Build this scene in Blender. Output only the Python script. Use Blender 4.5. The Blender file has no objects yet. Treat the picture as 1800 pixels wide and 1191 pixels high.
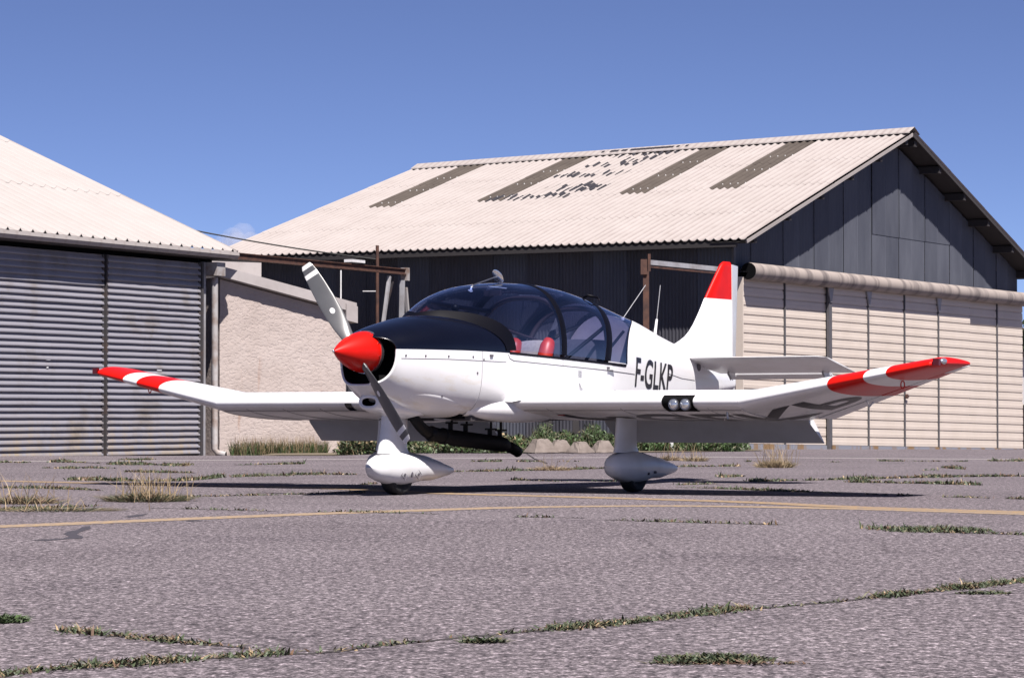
import bpy, bmesh, math, random
import numpy as np
from mathutils import Vector, Matrix
random.seed(7); rng = np.random.default_rng(7)
R = math.radians
scene = bpy.context.scene
COL = scene.collection

# ------------------------------------------------------------------ camera, sky, sun, exposure
cam_d = bpy.data.cameras.new('camera'); cam = bpy.data.objects.new('camera', cam_d); COL.objects.link(cam)
cam_d.lens = 100; cam_d.sensor_width = 36; cam_d.clip_start = 0.5; cam_d.clip_end = 12000
CAM_H = 0.64; PITCH = math.atan(135 / 5000)
cam.location = (0, 0, CAM_H); cam.rotation_euler = (R(90) + PITCH, 0, 0)
scene.camera = cam

SUN_EL = R(60); SUN_RIGHT = R(25)            # sun stands behind the camera, this far to its right
sun_h = (math.sin(SUN_RIGHT), -math.cos(SUN_RIGHT))
sun_dir = Vector((sun_h[0] * math.cos(SUN_EL), sun_h[1] * math.cos(SUN_EL), math.sin(SUN_EL)))
world = bpy.data.worlds.new('World'); scene.world = world; world.use_nodes = True
wn = world.node_tree; wn.nodes.clear()
sky = wn.nodes.new('ShaderNodeTexSky'); sky.sky_type = 'NISHITA'; sky.sun_disc = False
sky.sun_elevation = SUN_EL; sky.sun_rotation = math.atan2(sun_h[0], sun_h[1])
sky.altitude = 1200; sky.air_density = 0.4; sky.dust_density = 0.0; sky.ozone_density = 5.0
hsv = wn.nodes.new('ShaderNodeHueSaturation'); hsv.inputs['Saturation'].default_value = 0.97; hsv.inputs['Hue'].default_value = 0.513
bgn = wn.nodes.new('ShaderNodeBackground'); bgn.inputs['Strength'].default_value = 0.0535
wo = wn.nodes.new('ShaderNodeOutputWorld')
wn.links.new(sky.outputs[0], hsv.inputs['Color']); wn.links.new(hsv.outputs[0], bgn.inputs['Color']); wn.links.new(bgn.outputs[0], wo.inputs[0])
sd = bpy.data.lights.new('sun', 'SUN'); sd.energy = 5.0; sd.angle = R(0.53); sd.color = (1.0, 0.935, 0.885)
so = bpy.data.objects.new('sun', sd); COL.objects.link(so)
so.rotation_euler = (-sun_dir).to_track_quat('-Z', 'Y').to_euler(); so.location = (20, -20, 40)
scene.view_settings.view_transform = 'Standard'; scene.view_settings.look = 'None'
scene.view_settings.exposure = 1.18; scene.view_settings.gamma = 1.0
scene.render.engine = 'CYCLES'
scene.cycles.max_bounces = 8; scene.cycles.transparent_max_bounces = 16

# ------------------------------------------------------------------ layout helper: a photo pixel to a place on the ground
def ray(px, py):
    x = (px - 900) / 5000; y = (595.5 - py) / 5000
    cp, sp = math.cos(PITCH), math.sin(PITCH)
    return x, cp - y * sp, sp + y * cp
def gnd(px, py):
    rx, rd, rz = ray(px, py); k = -CAM_H / rz
    return (rx * k, rd * k)
def sm(a, b, x):
    t = np.clip((x - a) / (b - a), 0, 1); return t * t * (3 - 2 * t)
def zg(x, y):                                   # the apron falls away slightly towards the hangars
    return float(-0.016 * np.clip(y - 55, 0, 18) * sm(2, 5, x) - 0.0125 * np.clip(y - 45.4, 0, 7) * sm(-1.8, -3.0, x))

# ------------------------------------------------------------------ mesh helpers
def tag(o, label=None, cat=None, group=None, kind=None):
    if label: o['label'] = label
    if cat: o['category'] = cat
    if group: o['group'] = group
    if kind: o['kind'] = kind
    return o
def mk(name, V, F, mat=None, parent=None, smooth=False, mats=None, fm=None, auto=None):
    me = bpy.data.meshes.new(name)
    me.from_pydata([tuple(map(float, v)) for v in V], [], [tuple(map(int, f)) for f in F])
    for m in (mats or ([mat] if mat else [])): me.materials.append(m)
    if fm is not None: me.polygons.foreach_set('material_index', list(map(int, fm)))
    if smooth:
        me.polygons.foreach_set('use_smooth', [True] * len(me.polygons))
        if auto: me.set_sharp_from_angle(angle=R(auto))
    me.update()
    o = bpy.data.objects.new(name, me); COL.objects.link(o)
    if parent: o.parent = parent
    return o
def link_copy(o, parent=None, loc=None, rot=None):
    c = o.copy(); COL.objects.link(c)
    if parent: c.parent = parent
    if loc is not None: c.location = loc
    if rot is not None: c.rotation_euler = rot
    return c
def empty(name, loc=(0, 0, 0), rz=0):
    o = bpy.data.objects.new(name, None); COL.objects.link(o); o.location = loc; o.rotation_euler = (0, 0, rz)
    o.empty_display_size = 0.2
    return o
class MB:
    def __init__(s): s.V = []; s.F = []; s.M = []
    def add(s, V, F, m=0):
        n = len(s.V); s.V += [tuple(v) for v in V]; s.F += [tuple(i + n for i in f) for f in F]; s.M += [m] * len(F); return s
    def box(s, a, b, m=0):
        (x0, y0, z0), (x1, y1, z1) = a, b
        return s.add([(x0,y0,z0),(x1,y0,z0),(x1,y1,z0),(x0,y1,z0),(x0,y0,z1),(x1,y0,z1),(x1,y1,z1),(x0,y1,z1)],
                     [(0,3,2,1),(4,5,6,7),(0,1,5,4),(1,2,6,5),(2,3,7,6),(3,0,4,7)], m)
    def bar(s, p, q, w, h, m=0, up=(0,0,1)):        # box beam from p to q
        p, q = Vector(p), Vector(q); d = (q - p).normalized(); u = Vector(up)
        x = d.cross(u)
        if x.length < 1e-4: x = d.cross(Vector((1,0,0)))
        x.normalize(); y = x.cross(d)
        V = []
        for c in (p, q):
            for a, b in ((-1,-1),(1,-1),(1,1),(-1,1)): V.append(c + x * (a * w / 2) + y * (b * h / 2))
        return s.add(V, [(0,1,2,3),(7,6,5,4),(0,4,5,1),(1,5,6,2),(2,6,7,3),(3,7,4,0)], m)
    def tube(s, pts, r, n=8, m=0, caps=True, sq=(1,1)):
        pts = [Vector(p) for p in pts]; rs = r if hasattr(r, '__len__') else [r] * len(pts)
        base = len(s.V); F = []; V = []
        prev = None
        for i, p in enumerate(pts):
            d = (pts[min(i+1, len(pts)-1)] - pts[max(i-1, 0)]).normalized()
            if prev is None:
                x = d.cross(Vector((0,0,1)))
                if x.length < 1e-3: x = d.cross(Vector((0,1,0)))
                x.normalize()
            else:
                x = (prev - d * prev.dot(d)).normalized()
            y = d.cross(x); prev = x
            for k in range(n):
                a = 2 * math.pi * k / n
                V.append(p + x * (math.cos(a) * rs[i] * sq[0]) + y * (math.sin(a) * rs[i] * sq[1]))
        for i in range(len(pts) - 1):
            for k in range(n):
                F.append((i*n+k, i*n+(k+1)%n, (i+1)*n+(k+1)%n, (i+1)*n+k))
        if caps: F.append(tuple(range(n))[::-1]); F.append(tuple((len(pts)-1)*n + k for k in range(n)))
        return s.add(V, F, m)
    def grid(s, P, closed=False, m=0, flip=False, mf=None):     # P[i][j]
        ni, nj = len(P), len(P[0]); V = [p for row in P for p in row]; F = []; M = []
        for i in range(ni - 1):
            for j in range(nj if closed else nj - 1):
                f = (i*nj+j, i*nj+(j+1)%nj, (i+1)*nj+(j+1)%nj, (i+1)*nj+j)
                F.append(f[::-1] if flip else f); M.append(mf(i, j) if mf else m)
        n = len(s.V); s.V += [tuple(v) for v in V]; s.F += [tuple(i + n for i in f) for f in F]; s.M += M
        return s
    def build(s, name, mat, parent=None, smooth=False, auto=None):
        mats = mat if isinstance(mat, (list, tuple)) else [mat]
        return mk(name, s.V, s.F, parent=parent, smooth=smooth, mats=mats, fm=s.M, auto=auto)

# ------------------------------------------------------------------ materials
ALBEDO = {'white_paint': .84, 'white_paint_dusty': .80, 'white_paint_oil_streaked': .84, 'red_paint': .8, 'polished_metal': 1.0, 'dull_steel': .9}
class NT:
    def __init__(s, name):
        s.m = bpy.data.materials.new(name); s.m.use_nodes = True; s.t = s.m.node_tree
        s.b = s.t.nodes['Principled BSDF']; s.out = s.t.nodes['Material Output']
    def n(s, typ, **kw):
        nd = s.t.nodes.new('ShaderNode' + typ)
        for k, v in kw.items(): setattr(nd, k, v)
        return nd
    def l(s, a, b): s.t.links.new(a, b)
    def coord(s, scale=(1,1,1), kind='Object'):
        tc = s.n('TexCoord'); mp = s.n('Mapping'); mp.inputs['Scale'].default_value = scale
        s.l(tc.outputs[kind], mp.inputs[0]); return mp.outputs[0]
    def noise(s, vec, scale, detail=3, rough=0.55, dist=0):
        n = s.n('TexNoise'); n.inputs['Scale'].default_value = scale; n.inputs['Detail'].default_value = detail
        n.inputs['Roughness'].default_value = rough; n.inputs['Distortion'].default_value = dist
        s.l(vec, n.inputs['Vector']); return n.outputs['Fac']
    def ramp(s, fac, stops):
        r = s.n('ValToRGB'); e = r.color_ramp.elements
        while len(e) < len(stops): e.new(0.5)
        for i, (p, c) in enumerate(stops):
            e[i].position = p; e[i].color = (*c, 1) if len(c) == 3 else c
        s.l(fac, r.inputs[0]); return r.outputs[0]
    def mix(s, fac, a, b, blend='MIX'):
        m = s.n('Mix', data_type='RGBA', blend_type=blend)
        for sock, v in ((m.inputs[0], fac), (m.inputs[6], a), (m.inputs[7], b)):
            if hasattr(v, 'links'): s.l(v, sock)
            elif isinstance(v, (tuple, list)): sock.default_value = (*v, 1)
            else: sock.default_value = v
        return m.outputs[2]
    def bump(s, h, strength=0.3, dist=0.01):
        b = s.n('Bump'); b.inputs['Strength'].default_value = strength; b.inputs['Distance'].default_value = dist
        s.l(h, b.inputs['Height']); s.l(b.outputs[0], s.b.inputs['Normal'])
    def set(s, col=None, rough=None, metal=None, coat=None, spec=None):
        if col is not None:
            k = ALBEDO.get(s.m.name, 0.68)           # overall reflectance level for the exposure used
            col = s.mix(1.0, col, (k, k, k), 'MULTIPLY') if hasattr(col, 'links') else tuple(x * k for x in col)
            if hasattr(col, 'links'): s.l(col, s.b.inputs['Base Color'])
            else: s.b.inputs['Base Color'].default_value = (*col, 1)
        if rough is not None:
            if hasattr(rough, 'links'): s.l(rough, s.b.inputs['Roughness'])
            else: s.b.inputs['Roughness'].default_value = rough
        if metal is not None: s.b.inputs['Metallic'].default_value = metal
        if coat is not None: s.b.inputs['Coat Weight'].default_value = coat; s.b.inputs['Coat Roughness'].default_value = 0.08
        if spec is not None: s.b.inputs['Specular IOR Level'].default_value = spec
        return s.m
def dirty(name, c1, c2, scale=3, rough=0.5, metal=0, sc=(1,1,1), coat=None, lo=0.4, hi=0.7, bump=0, bscale=60, spec=None):
    t = NT(name); v = t.coord(sc)
    c = t.ramp(t.noise(v, scale, 6, 0.6), [(lo, c1), (hi, c2)])
    if bump: t.bump(t.noise(v, bscale, 4), bump, 0.01)
    return t.set(c, rough, metal, coat, spec)
def flat(name, c, rough=0.5, metal=0, coat=None, spec=None):
    t = NT(name); v = t.coord()
    k = t.ramp(t.noise(v, 9, 5), [(0.3, tuple(x * 0.9 for x in c)), (0.7, tuple(min(1, x * 1.05) for x in c))])
    return t.set(k, rough, metal, coat, spec)

M_white = dirty('white_paint', (0.78,0.78,0.80), (0.72,0.715,0.72), 2.2, 0.28, coat=0.4, lo=0.45, hi=0.8)
M_white2 = dirty('white_paint_dusty', (0.75,0.75,0.765), (0.62,0.61,0.595), 3.5, 0.35, coat=0.2, lo=0.45, hi=0.85)
def cowlpaint():
    t = NT('white_paint_oil_streaked'); v = t.coord((0.5,2.2,2.2))
    c = t.ramp(t.noise(t.coord(), 2.2, 6, 0.6), [(0.45, (0.78,0.78,0.80)), (0.8, (0.72,0.715,0.72))])
    stn = t.ramp(t.noise(v, 3.2, 6, 0.65), [(0.56, (1,1,1)), (0.74, (0.86,0.78,0.62))])
    return t.set(t.mix(1.0, c, stn, 'MULTIPLY'), 0.26, coat=0.35)
M_cowl = cowlpaint()
M_red = flat('red_paint', (0.60,0.006,0.002), 0.40, coat=0.05, spec=0.25)
M_black = flat('matt_navy_black_paint', (0.0030,0.0036,0.0095), 0.22)
M_frame = flat('black_frame', (0.0025,0.0025,0.006), 0.5, spec=0.12)
M_dark = flat('dark_void', (0.004,0.004,0.005), 0.8, spec=0.1)
M_sootpipe = flat('black_exhaust_steel', (0.006,0.006,0.007), 0.6, spec=0.2)
M_prop = flat('grey_propeller_paint', (0.11,0.112,0.12), 0.34)
M_tyre = flat('tyre_rubber', (0.012,0.012,0.013), 0.75)
M_chrome = flat('polished_metal', (0.75,0.77,0.8), 0.12, 1)
M_steel = flat('dull_steel', (0.4,0.4,0.42), 0.4, 1)
M_letter = flat('black_lettering', (0.012,0.011,0.016), 0.4)
M_lettergrey = flat('dark_lettering_underside', (0.014,0.012,0.018), 0.45)
M_seam = flat('panel_gap', (0.12,0.11,0.13), 0.7)
M_seamw = flat('panel_joint', (0.42,0.42,0.45), 0.5)
M_redseat = flat('red_leather', (0.55,0.03,0.015), 0.45)
M_seatcloth = dirty('grey_seat_cloth', (0.42,0.38,0.37), (0.34,0.30,0.30), 40, 0.9)
M_seatdark = dirty('charcoal_seat_cloth', (0.10,0.10,0.12), (0.07,0.07,0.09), 30, 0.9)
M_tube = flat('brown_lined_tube', (0.05,0.028,0.03), 0.6)
M_cable = flat('black_cable', (0.01,0.01,0.011), 0.7)
M_rust = dirty('rusty_steel', (0.13,0.055,0.035), (0.05,0.022,0.018), 6, 0.8, lo=0.35, hi=0.65)
M_rustlight = dirty('rusty_galvanised', (0.42,0.40,0.40), (0.20,0.12,0.08), 3.5, 0.7, lo=0.45, hi=0.7)
M_darksteel = dirty('dark_painted_steel', (0.055,0.05,0.055), (0.10,0.06,0.045), 4, 0.7, lo=0.5, hi=0.75)
M_bare = dirty('weathered_galvanised_steel', (0.40,0.40,0.43), (0.26,0.24,0.24), 3, 0.55, lo=0.4, hi=0.7)

def glass(name, low, high, z0, z1):
    t = NT(name); tc = t.n('TexCoord'); sx = t.n('SeparateXYZ'); t.l(tc.outputs['Object'], sx.inputs[0])
    mr = t.n('MapRange'); mr.inputs[1].default_value = z0; mr.inputs[2].default_value = z1; t.l(sx.outputs[2], mr.inputs[0])
    col = t.ramp(mr.outputs[0], [(0.0, low), (1.0, high)])
    tr = t.n('BsdfTransparent'); t.l(col, tr.inputs[0])
    gl = t.n('BsdfGlossy'); gl.inputs['Roughness'].default_value = 0.04; gl.inputs[0].default_value = (0.9,0.93,1,1)
    lw = t.n('LayerWeight'); lw.inputs[0].default_value = 0.5
    fr = t.ramp(lw.outputs['Facing'], [(0.0, (.06,.06,.06)), (0.4, (.12,.12,.12)), (0.7, (.26,.26,.26)), (1.0, (.9,.9,.9))])
    mx = t.n('MixShader'); t.l(fr, mx.inputs[0]); t.l(tr.outputs[0], mx.inputs[1]); t.l(gl.outputs[0], mx.inputs[2])
    t.l(mx.outputs[0], t.out.inputs[0]); return t.m
M_glass = glass('tinted_perspex', (0.93,0.93,0.96), (0.46,0.54,0.80), 1.32, 1.76)
M_glassrear = glass('smoked_perspex', (0.78,0.76,0.84), (0.48,0.52,0.74), 1.25, 1.6)
def lampglass():
    t = NT('lamp_glass'); t.b.inputs['Roughness'].default_value = 0.08; t.b.inputs['Metallic'].default_value = 0.85
    t.b.inputs['Base Color'].default_value = (0.62,0.66,0.7,1); return t.m
M_lens = lampglass()

# ------------------------------------------------------------------ ground
def asphalt():
    t = NT('old_asphalt'); v = t.coord()
    big = t.ramp(t.noise(v, 0.35, 5, 0.6), [(0.3, (0.122,0.104,0.113)), (0.7, (0.158,0.137,0.147))])
    n1 = t.noise(v, 75, 2, 0.6); sp = t.ramp(n1, [(0.34, (0.30,0.29,0.31)), (0.5, (0.92,0.92,0.92)), (0.66, (2.1,2.1,2.1))])
    n2 = t.noise(v, 28, 3, 0.6); sp2 = t.ramp(n2, [(0.32, (0.50,0.49,0.51)), (0.68, (1.52,1.52,1.53))])
    n3 = t.noise(t.coord((1,.5,1)), 30, 4, 0.8); sp3 = t.ramp(n3, [(0.30, (0.26,0.25,0.27)), (0.5, (0.93,0.93,0.93)), (0.68, (2.4,2.4,2.42))])
    c = t.mix(1.0, t.mix(1.0, t.mix(1.0, big, sp, 'MULTIPLY'), sp2, 'MULTIPLY'), sp3, 'MULTIPLY')
    vo = t.n('TexVoronoi'); vo.inputs['Scale'].default_value = 38; t.l(v, vo.inputs['Vector'])
    pale = t.ramp(vo.outputs['Distance'], [(0.10, (1,1,1)), (0.20, (0,0,0))])
    vc = t.n('SeparateColor'); t.l(vo.outputs['Color'], vc.inputs[0])
    pick = t.ramp(vc.outputs[0], [(0.80, (0,0,0)), (0.84, (1,1,1))])
    f = t.mix(1.0, pale, pick, 'MULTIPLY')
    c = t.mix(f, c, (0.44,0.40,0.385))
    st = t.ramp(t.noise(v, 0.9, 6, 0.7, 0.6), [(0.52, (1,1,1)), (0.70, (0.74,0.73,0.75))])
    wv = t.n('Mix', data_type='VECTOR'); wv.inputs[0].default_value = 0.06; t.l(v, wv.inputs[4])
    nz = t.n('TexNoise'); nz.inputs['Scale'].default_value = 1.7; nz.inputs['Detail'].default_value = 5; t.l(v, nz.inputs['Vector']); t.l(nz.outputs['Color'], wv.inputs[5])
    v3 = t.n('TexVoronoi', feature='DISTANCE_TO_EDGE'); v3.inputs['Scale'].default_value = 0.55; t.l(wv.outputs[1], v3.inputs['Vector'])
    ck = t.ramp(v3.outputs['Distance'], [(0.0, (0.66,0.65,0.66)), (0.010, (1,1,1))])
    msk = t.ramp(t.noise(v, 0.22, 3), [(0.47, (0,0,0)), (0.54, (1,1,1))])
    c = t.mix(1.0, c, t.mix(msk, (1,1,1), ck), 'MULTIPLY')
    oil = t.ramp(t.noise(v, 2.6, 4, 0.6), [(0.70, (1,1,1)), (0.76, (0.62,0.60,0.62))]); c = t.mix(1.0, c, oil, 'MULTIPLY')
    c = t.mix(1.0, c, st, 'MULTIPLY')
    t.bump(t.mix(.5, n1, n2), 0.7, 0.01)
    return t.set(c, 0.85, spec=0.25)
M_asphalt = asphalt()
xs = [-900,-400,-200,-100,-60,-40,-30,-20] + list(np.arange(-14, 20, 1.0)) + [22,26,30,40,60,100,200,400,900]
ys = [-60,-20,-5] + list(np.arange(2, 80, 1.5)) + [85,95,120,160,250,400,800,1600]
V = [(x, y, zg(x, y)) for y in ys for x in xs]; nx = len(xs)
F = [(j*nx+i, j*nx+i+1, (j+1)*nx+i+1, (j+1)*nx+i) for j in range(len(ys)-1) for i in range(nx-1)]
tarmac = mk('ground', V, F, M_asphalt, smooth=True); tag(tarmac, 'worn grey asphalt apron with weedy cracks', 'ground', kind='structure')

def smooth_line(pts, per=10):
    P = [Vector((x, y, 0)) for x, y in pts]; out = []
    for i in range(len(P) - 1):
        p0, p1, p2, p3 = P[max(i-1,0)], P[i], P[i+1], P[min(i+2,len(P)-1)]
        for k in range(per):
            s = k / per
            out.append(0.5 * ((2*p1) + (p2-p0)*s + (2*p0-5*p1+4*p2-p3)*s*s + (3*p1-p0-3*p2+p3)*s**3))
    out.append(P[-1]); return [(p.x, p.y) for p in out]
def strip(name, px, w, mat, dz, kind='structure', jitter=0.0, per=10, parent=None):
    L = smooth_line([gnd(*p) for p in px], per); V = []; F = []
    for i, (x, y) in enumerate(L):
        x2, y2 = L[min(i+1, len(L)-1)]; x1, y1 = L[max(i-1, 0)]
        d = Vector((x2-x1, y2-y1)).normalized(); n = Vector((-d.y, d.x))
        wa = w * (1 + random.uniform(-jitter, jitter)) / 2; wb = w * (1 + random.uniform(-jitter, jitter)) / 2
        for q, ww in ((-1, wa), (1, wb)):
            X, Y = x + n.x*q*ww, y + n.y*q*ww; V.append((X, Y, zg(X, Y) + dz))
        if i: F.append((2*i-2, 2*i, 2*i+1, 2*i-1) if n.y > 0 else (2*i-2, 2*i-1, 2*i+1, 2*i))
    o = mk(name, V, F, mat, parent=parent); 
    if kind and not parent: tag(o, kind=kind)
    return o
def paintmat(name, c, lo, hi):
    t = NT(name); v = t.coord()
    w = t.ramp(t.noise(v, 20, 6, 0.75), [(lo, (1,1,1)), (hi, (0,0,0))])
    t.set(t.mix(w, (0.19,0.16,0.162), c), 0.8); return t.m
M_yellow = paintmat('worn_yellow_paint', (0.42,0.285,0.135), 0.38, 0.62)
M_yellow2 = paintmat('faded_yellow_paint', (0.36,0.23,0.09), 0.42, 0.60)
M_linewhite = paintmat('worn_white_paint', (0.42,0.39,0.39), 0.45, 0.62)
a = strip('taxi_line', [(-1100,966),(-700,949),(-300,934),(0,925),(270,914),(550,903),(760,896),(940,891),(1200,889),(1500,894),(1800,903),(2100,912),(2600,924)], 0.30, M_yellow, 0.002, jitter=0.05)
tag(a, 'near yellow taxi line curving across the apron', 'painted line')
b = strip('taxi_line', [(-1100,817),(-700,827),(-300,837),(0,845),(230,850),(430,854),(600,859),(780,867),(1000,873),(1300,882),(1500,891),(1800,900),(2100,908),(2600,921)], 0.30, M_yellow2, 0.0027, jitter=0.08)
tag(b, 'farther faded yellow taxi line running under the airplane', 'painted line')
c_ = strip('edge_line', [(-200,811),(300,809),(700,806),(1000,804),(1250,803),(1500,805),(1900,808)], 0.42, M_linewhite, 0.002, jitter=0.1)
tag(c_, 'thin faded white line near the hangars', 'painted line')

CRACKS = [  # photo polylines, half width of the weeds (m), density, green share
 ([(-60,1196),(0,1187),(100,1175),(250,1166),(450,1151),(560,1147),(700,1131),(900,1112),(1100,1095),(1250,1076),(1450,1059),(1600,1043),(1800,1021),(1900,1008)], .075, 1.0),
 ([(110,1108),(200,1117),(300,1127),(440,1139)], .055, .7),
 ([(900,908),(1030,910)], .07, .5), ([(1060,913),(1180,917),(1380,922)], .06, .4), ([(1520,929),(1600,931),(1690,936),(1850,941)], .12, .9),
 ([(255,892),(480,898)], .13, .8), ([(550,899),(640,900),(770,903)], .14, .9),
 ([(-30,898),(60,893),(170,889)], .16, .9), ([(320,873),(450,870),(640,866)], .16, .8), ([(0,857),(90,858),(180,862)], .14, .8),
 ([(120,843),(300,845),(390,838)], .2, .9), ([(410,838),(520,834),(640,834)], .22, .8), ([(-20,812),(50,813)], .3, .8),
 ([(95,811),(175,814)], .35, .9), ([(75,822),(135,823)], .3, .9), ([(145,822),(205,823)], .25, .8), ([(195,815),(330,818)], .4, 1.0), ([(210,808),(265,808)], .35, .9),
 ([(418,817),(530,815)], .2, .7), ([(220,829),(340,831)], .18, .5), ([(780,829),(960,826),(1060,823)], .2, .6), ([(1190,820),(1300,819)], .2, .7), ([(830,811),(880,811)], .2, .6),
 ([(910,811),(1020,811)], .25, .7), ([(1265,838),(1310,837)], .2, .7), ([(1190,852),(1260,850)], .12, .6), ([(1320,846),(1500,842),(1650,838),(1850,836)], .22, .9), ([(1490,847),(1600,849),(1720,852)], .14, .6),
 ([(1190,856),(1250,858),(1350,862),(1560,870)], .12, .6), ([(1580,870),(1600,871)], .1, .6), ([(1660,873),(1740,875)], .1, .6), ([(1770,876),(1850,878)], .12, .8),
 ([(1545,810),(1700,811)], .3, .8), ([(1740,810),(1850,810)], .25, .7), ([(1310,811),(1340,811)], .2, .6), ([(1460,812),(1480,812)], .2, .6), ([(1620,826),(1650,826)], .2, .6), ([(1660,822),(1690,824)],.2,.6),
 ([(620,852),(660,850)], .12, .4), ([(890,843),(990,846)], .12, .4), ([(1020,845),(1080,846)], .12, .4),
]
M_crack = flat('dark_crack_soil', (0.045,0.036,0.038), 0.95)
for k, (pl, w, d) in enumerate(CRACKS):
    near = pl[0][1] > 1000
    strip('crack', pl, 0.035 if near else (0.05 if pl[0][1] > 850 else 0.10), M_crack, 0.0013, jitter=0.7, per=14, parent=tarmac)
M_tar = flat('tar_repair', (0.055,0.048,0.056), 0.6)
def patch(px, dz=0.0016):
    P = [gnd(*p) for p in px]; mk('tar_patch', [(x, y, zg(x, y) + dz) for x, y in P], [tuple(range(len(P)))[::-1]], M_tar, tarmac)
patch([(52,949),(110,946),(122,943),(112,938),(118,934),(136,931),(144,926),(158,924),(160,928),(142,934),(135,939),(147,943),(145,946),(118,947),(80,950)])
patch([(222,907),(236,905),(262,902),(250,906),(240,908),(226,909)])
patch([(300,910),(330,914),(370,915),(330,916)])

# ------------------------------------------------------------------ weeds
def leafmat(name, c1, c2, sc=6):
    t = NT(name); v = t.coord(); c = t.ramp(t.noise(v, sc, 3), [(0.35, c1), (0.65, c2)])
    t.set(c, 0.6); t.b.inputs['Subsurface Weight'].default_value = 0; 
    return t.m
M_weed = leafmat('weed_green', (0.042,0.065,0.03), (0.082,0.105,0.048), 9)
M_weed2 = leafmat('weed_olive', (0.085,0.085,0.045), (0.14,0.12,0.065), 9)
M_straw = leafmat('dry_straw', (0.30,0.22,0.125), (0.42,0.31,0.18), 9)
M_brownweed = leafmat('withered_weed', (0.10,0.055,0.035), (0.17,0.10,0.06), 9)
M_lush = leafmat('lush_green', (0.035,0.075,0.018), (0.08,0.14,0.035), 3)
WM = [M_weed, M_weed2, M_straw, M_brownweed, M_lush]
def blades(name, items, parent=None):          # items: (x,y,z,height,lean_x,lean_y,width,mat)
    A = np.array(items, float); n = len(A)
    ang = rng.uniform(0, math.pi, n); dx = np.cos(ang) * A[:,6] / 2; dy = np.sin(ang) * A[:,6] / 2
    b = A[:, :3]; V = np.zeros((n, 5, 3))
    V[:,0] = b + np.stack([-dx,-dy,np.zeros(n)],1); V[:,1] = b + np.stack([dx,dy,np.zeros(n)],1)
    mid = b + np.stack([A[:,4]*.4, A[:,5]*.4, A[:,3]*.58],1)
    V[:,2] = mid + np.stack([dx*.8,dy*.8,np.zeros(n)],1); V[:,3] = mid - np.stack([dx*.8,dy*.8,np.zeros(n)],1)
    V[:,4] = b + np.stack([A[:,4],A[:,5],A[:,3]],1)
    me = bpy.data.meshes.new(name)
    i = np.arange(n) * 5
    faces = []
    for k in i: faces += [(k,k+1,k+2,k+3), (k+3,k+2,k+4)]
    me.from_pydata(V.reshape(-1,3).tolist(), [], faces)
    for m in WM: me.materials.append(m)
    me.polygons.foreach_set('material_index', np.repeat(A[:,7].astype(int), 2))
    o = bpy.data.objects.new(name, me); COL.objects.link(o); o.parent = parent
    return o
it = []
for pl, w, dens in CRACKS:
    L = smooth_line([gnd(*p) for p in pl], 12)
    near = pl[0][1] > 1000
    for i in range(len(L)-1):
        (x1, y1), (x2, y2) = L[i], L[i+1]; ln = math.hypot(x2-x1, y2-y1)
        # weeds come in clumps along a crack
        cl = 0.45 + 0.4 * math.sin(x1 * (7.1 if near else 2.3) + y1 * 3.7) + 0.3 * math.sin(x1 * (19 if near else 6) + 1.3) + random.uniform(-.35, .3)
        if near: cl = 0.7 * cl + 0.45 * (1 if (x1 < -0.60 or 0.1 < x1 < 0.75 or x1 > 1.3) else -0.7)
        if cl < 0.12 and random.random() < .55: continue
        cl = max(cl, .14)
        cl = min(cl, 1.15)
        n = int(ln * (1700 if near else (850 if pl[0][1] > 850 else 1200)) * dens * min(1, cl ** 1.5 + .08))
        mode = random.random()
        for _ in range(n):
            s = random.random(); x = x1 + (x2-x1)*s + random.gauss(0, .02); y = y1 + (y2-y1)*s + random.gauss(0, w * .55 * (0.35 + cl * .9))
            hgt = random.uniform(.004, .022) * (0.75 if near else (1.1 if pl[0][1] > 850 else 1.5)) * (.6 + .6 * min(1, max(0, cl))) * (1.8 if random.random() < .06 else 1)
            q = random.random(); m = 0 if q < .62 else (1 if q < .84 else (3 if q < .96 else 2))
            if mode < .18: m = random.choice([3, 2, 1, 1])
            it.append((x, y, zg(x, y) + .001, hgt, random.gauss(0, .018), random.gauss(0, .03), random.uniform(.004, .010) * (1 if near else (1.5 if pl[0][1] > 850 else 2.2)), m))
def blob(px, py, rx, ry, n, hmax, mats=(0,0,1)):
    cx, cy = gnd(px, py)
    for _ in range(n):
        a = random.uniform(0, 6.283); r = math.sqrt(random.random())
        x, y = cx + math.cos(a)*rx*r, cy + math.sin(a)*ry*r
        it.append((x, y, zg(x, y)+.001, random.uniform(.3, 1)*hmax*.7*(1.1-r*.7), random.gauss(0,.02), random.gauss(0,.03), random.uniform(.005,.010), random.choice(mats)))
blob(0, 1092, .09, .09, 900, .045, (4,0,0)); blob(1255, 1160, .16, .10, 700, .04); blob(1290, 1166, .2, .04, 150, .02, (1,3,3)); blob(1205, 1165, .1, .03, 150, .02); blob(850, 1128, .07, .05, 260, .03); blob(1730, 1043, .1, .05, 200, .03)
blob(460, 836, .35, .5, 300, .07, (0,1,1)); blob(1650, 933, .3, .25, 900, .07)
cw = blades('crack_weeds', it); tag(cw, 'low green and withered weeds growing along the asphalt cracks', 'weeds', kind='stuff')

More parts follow.
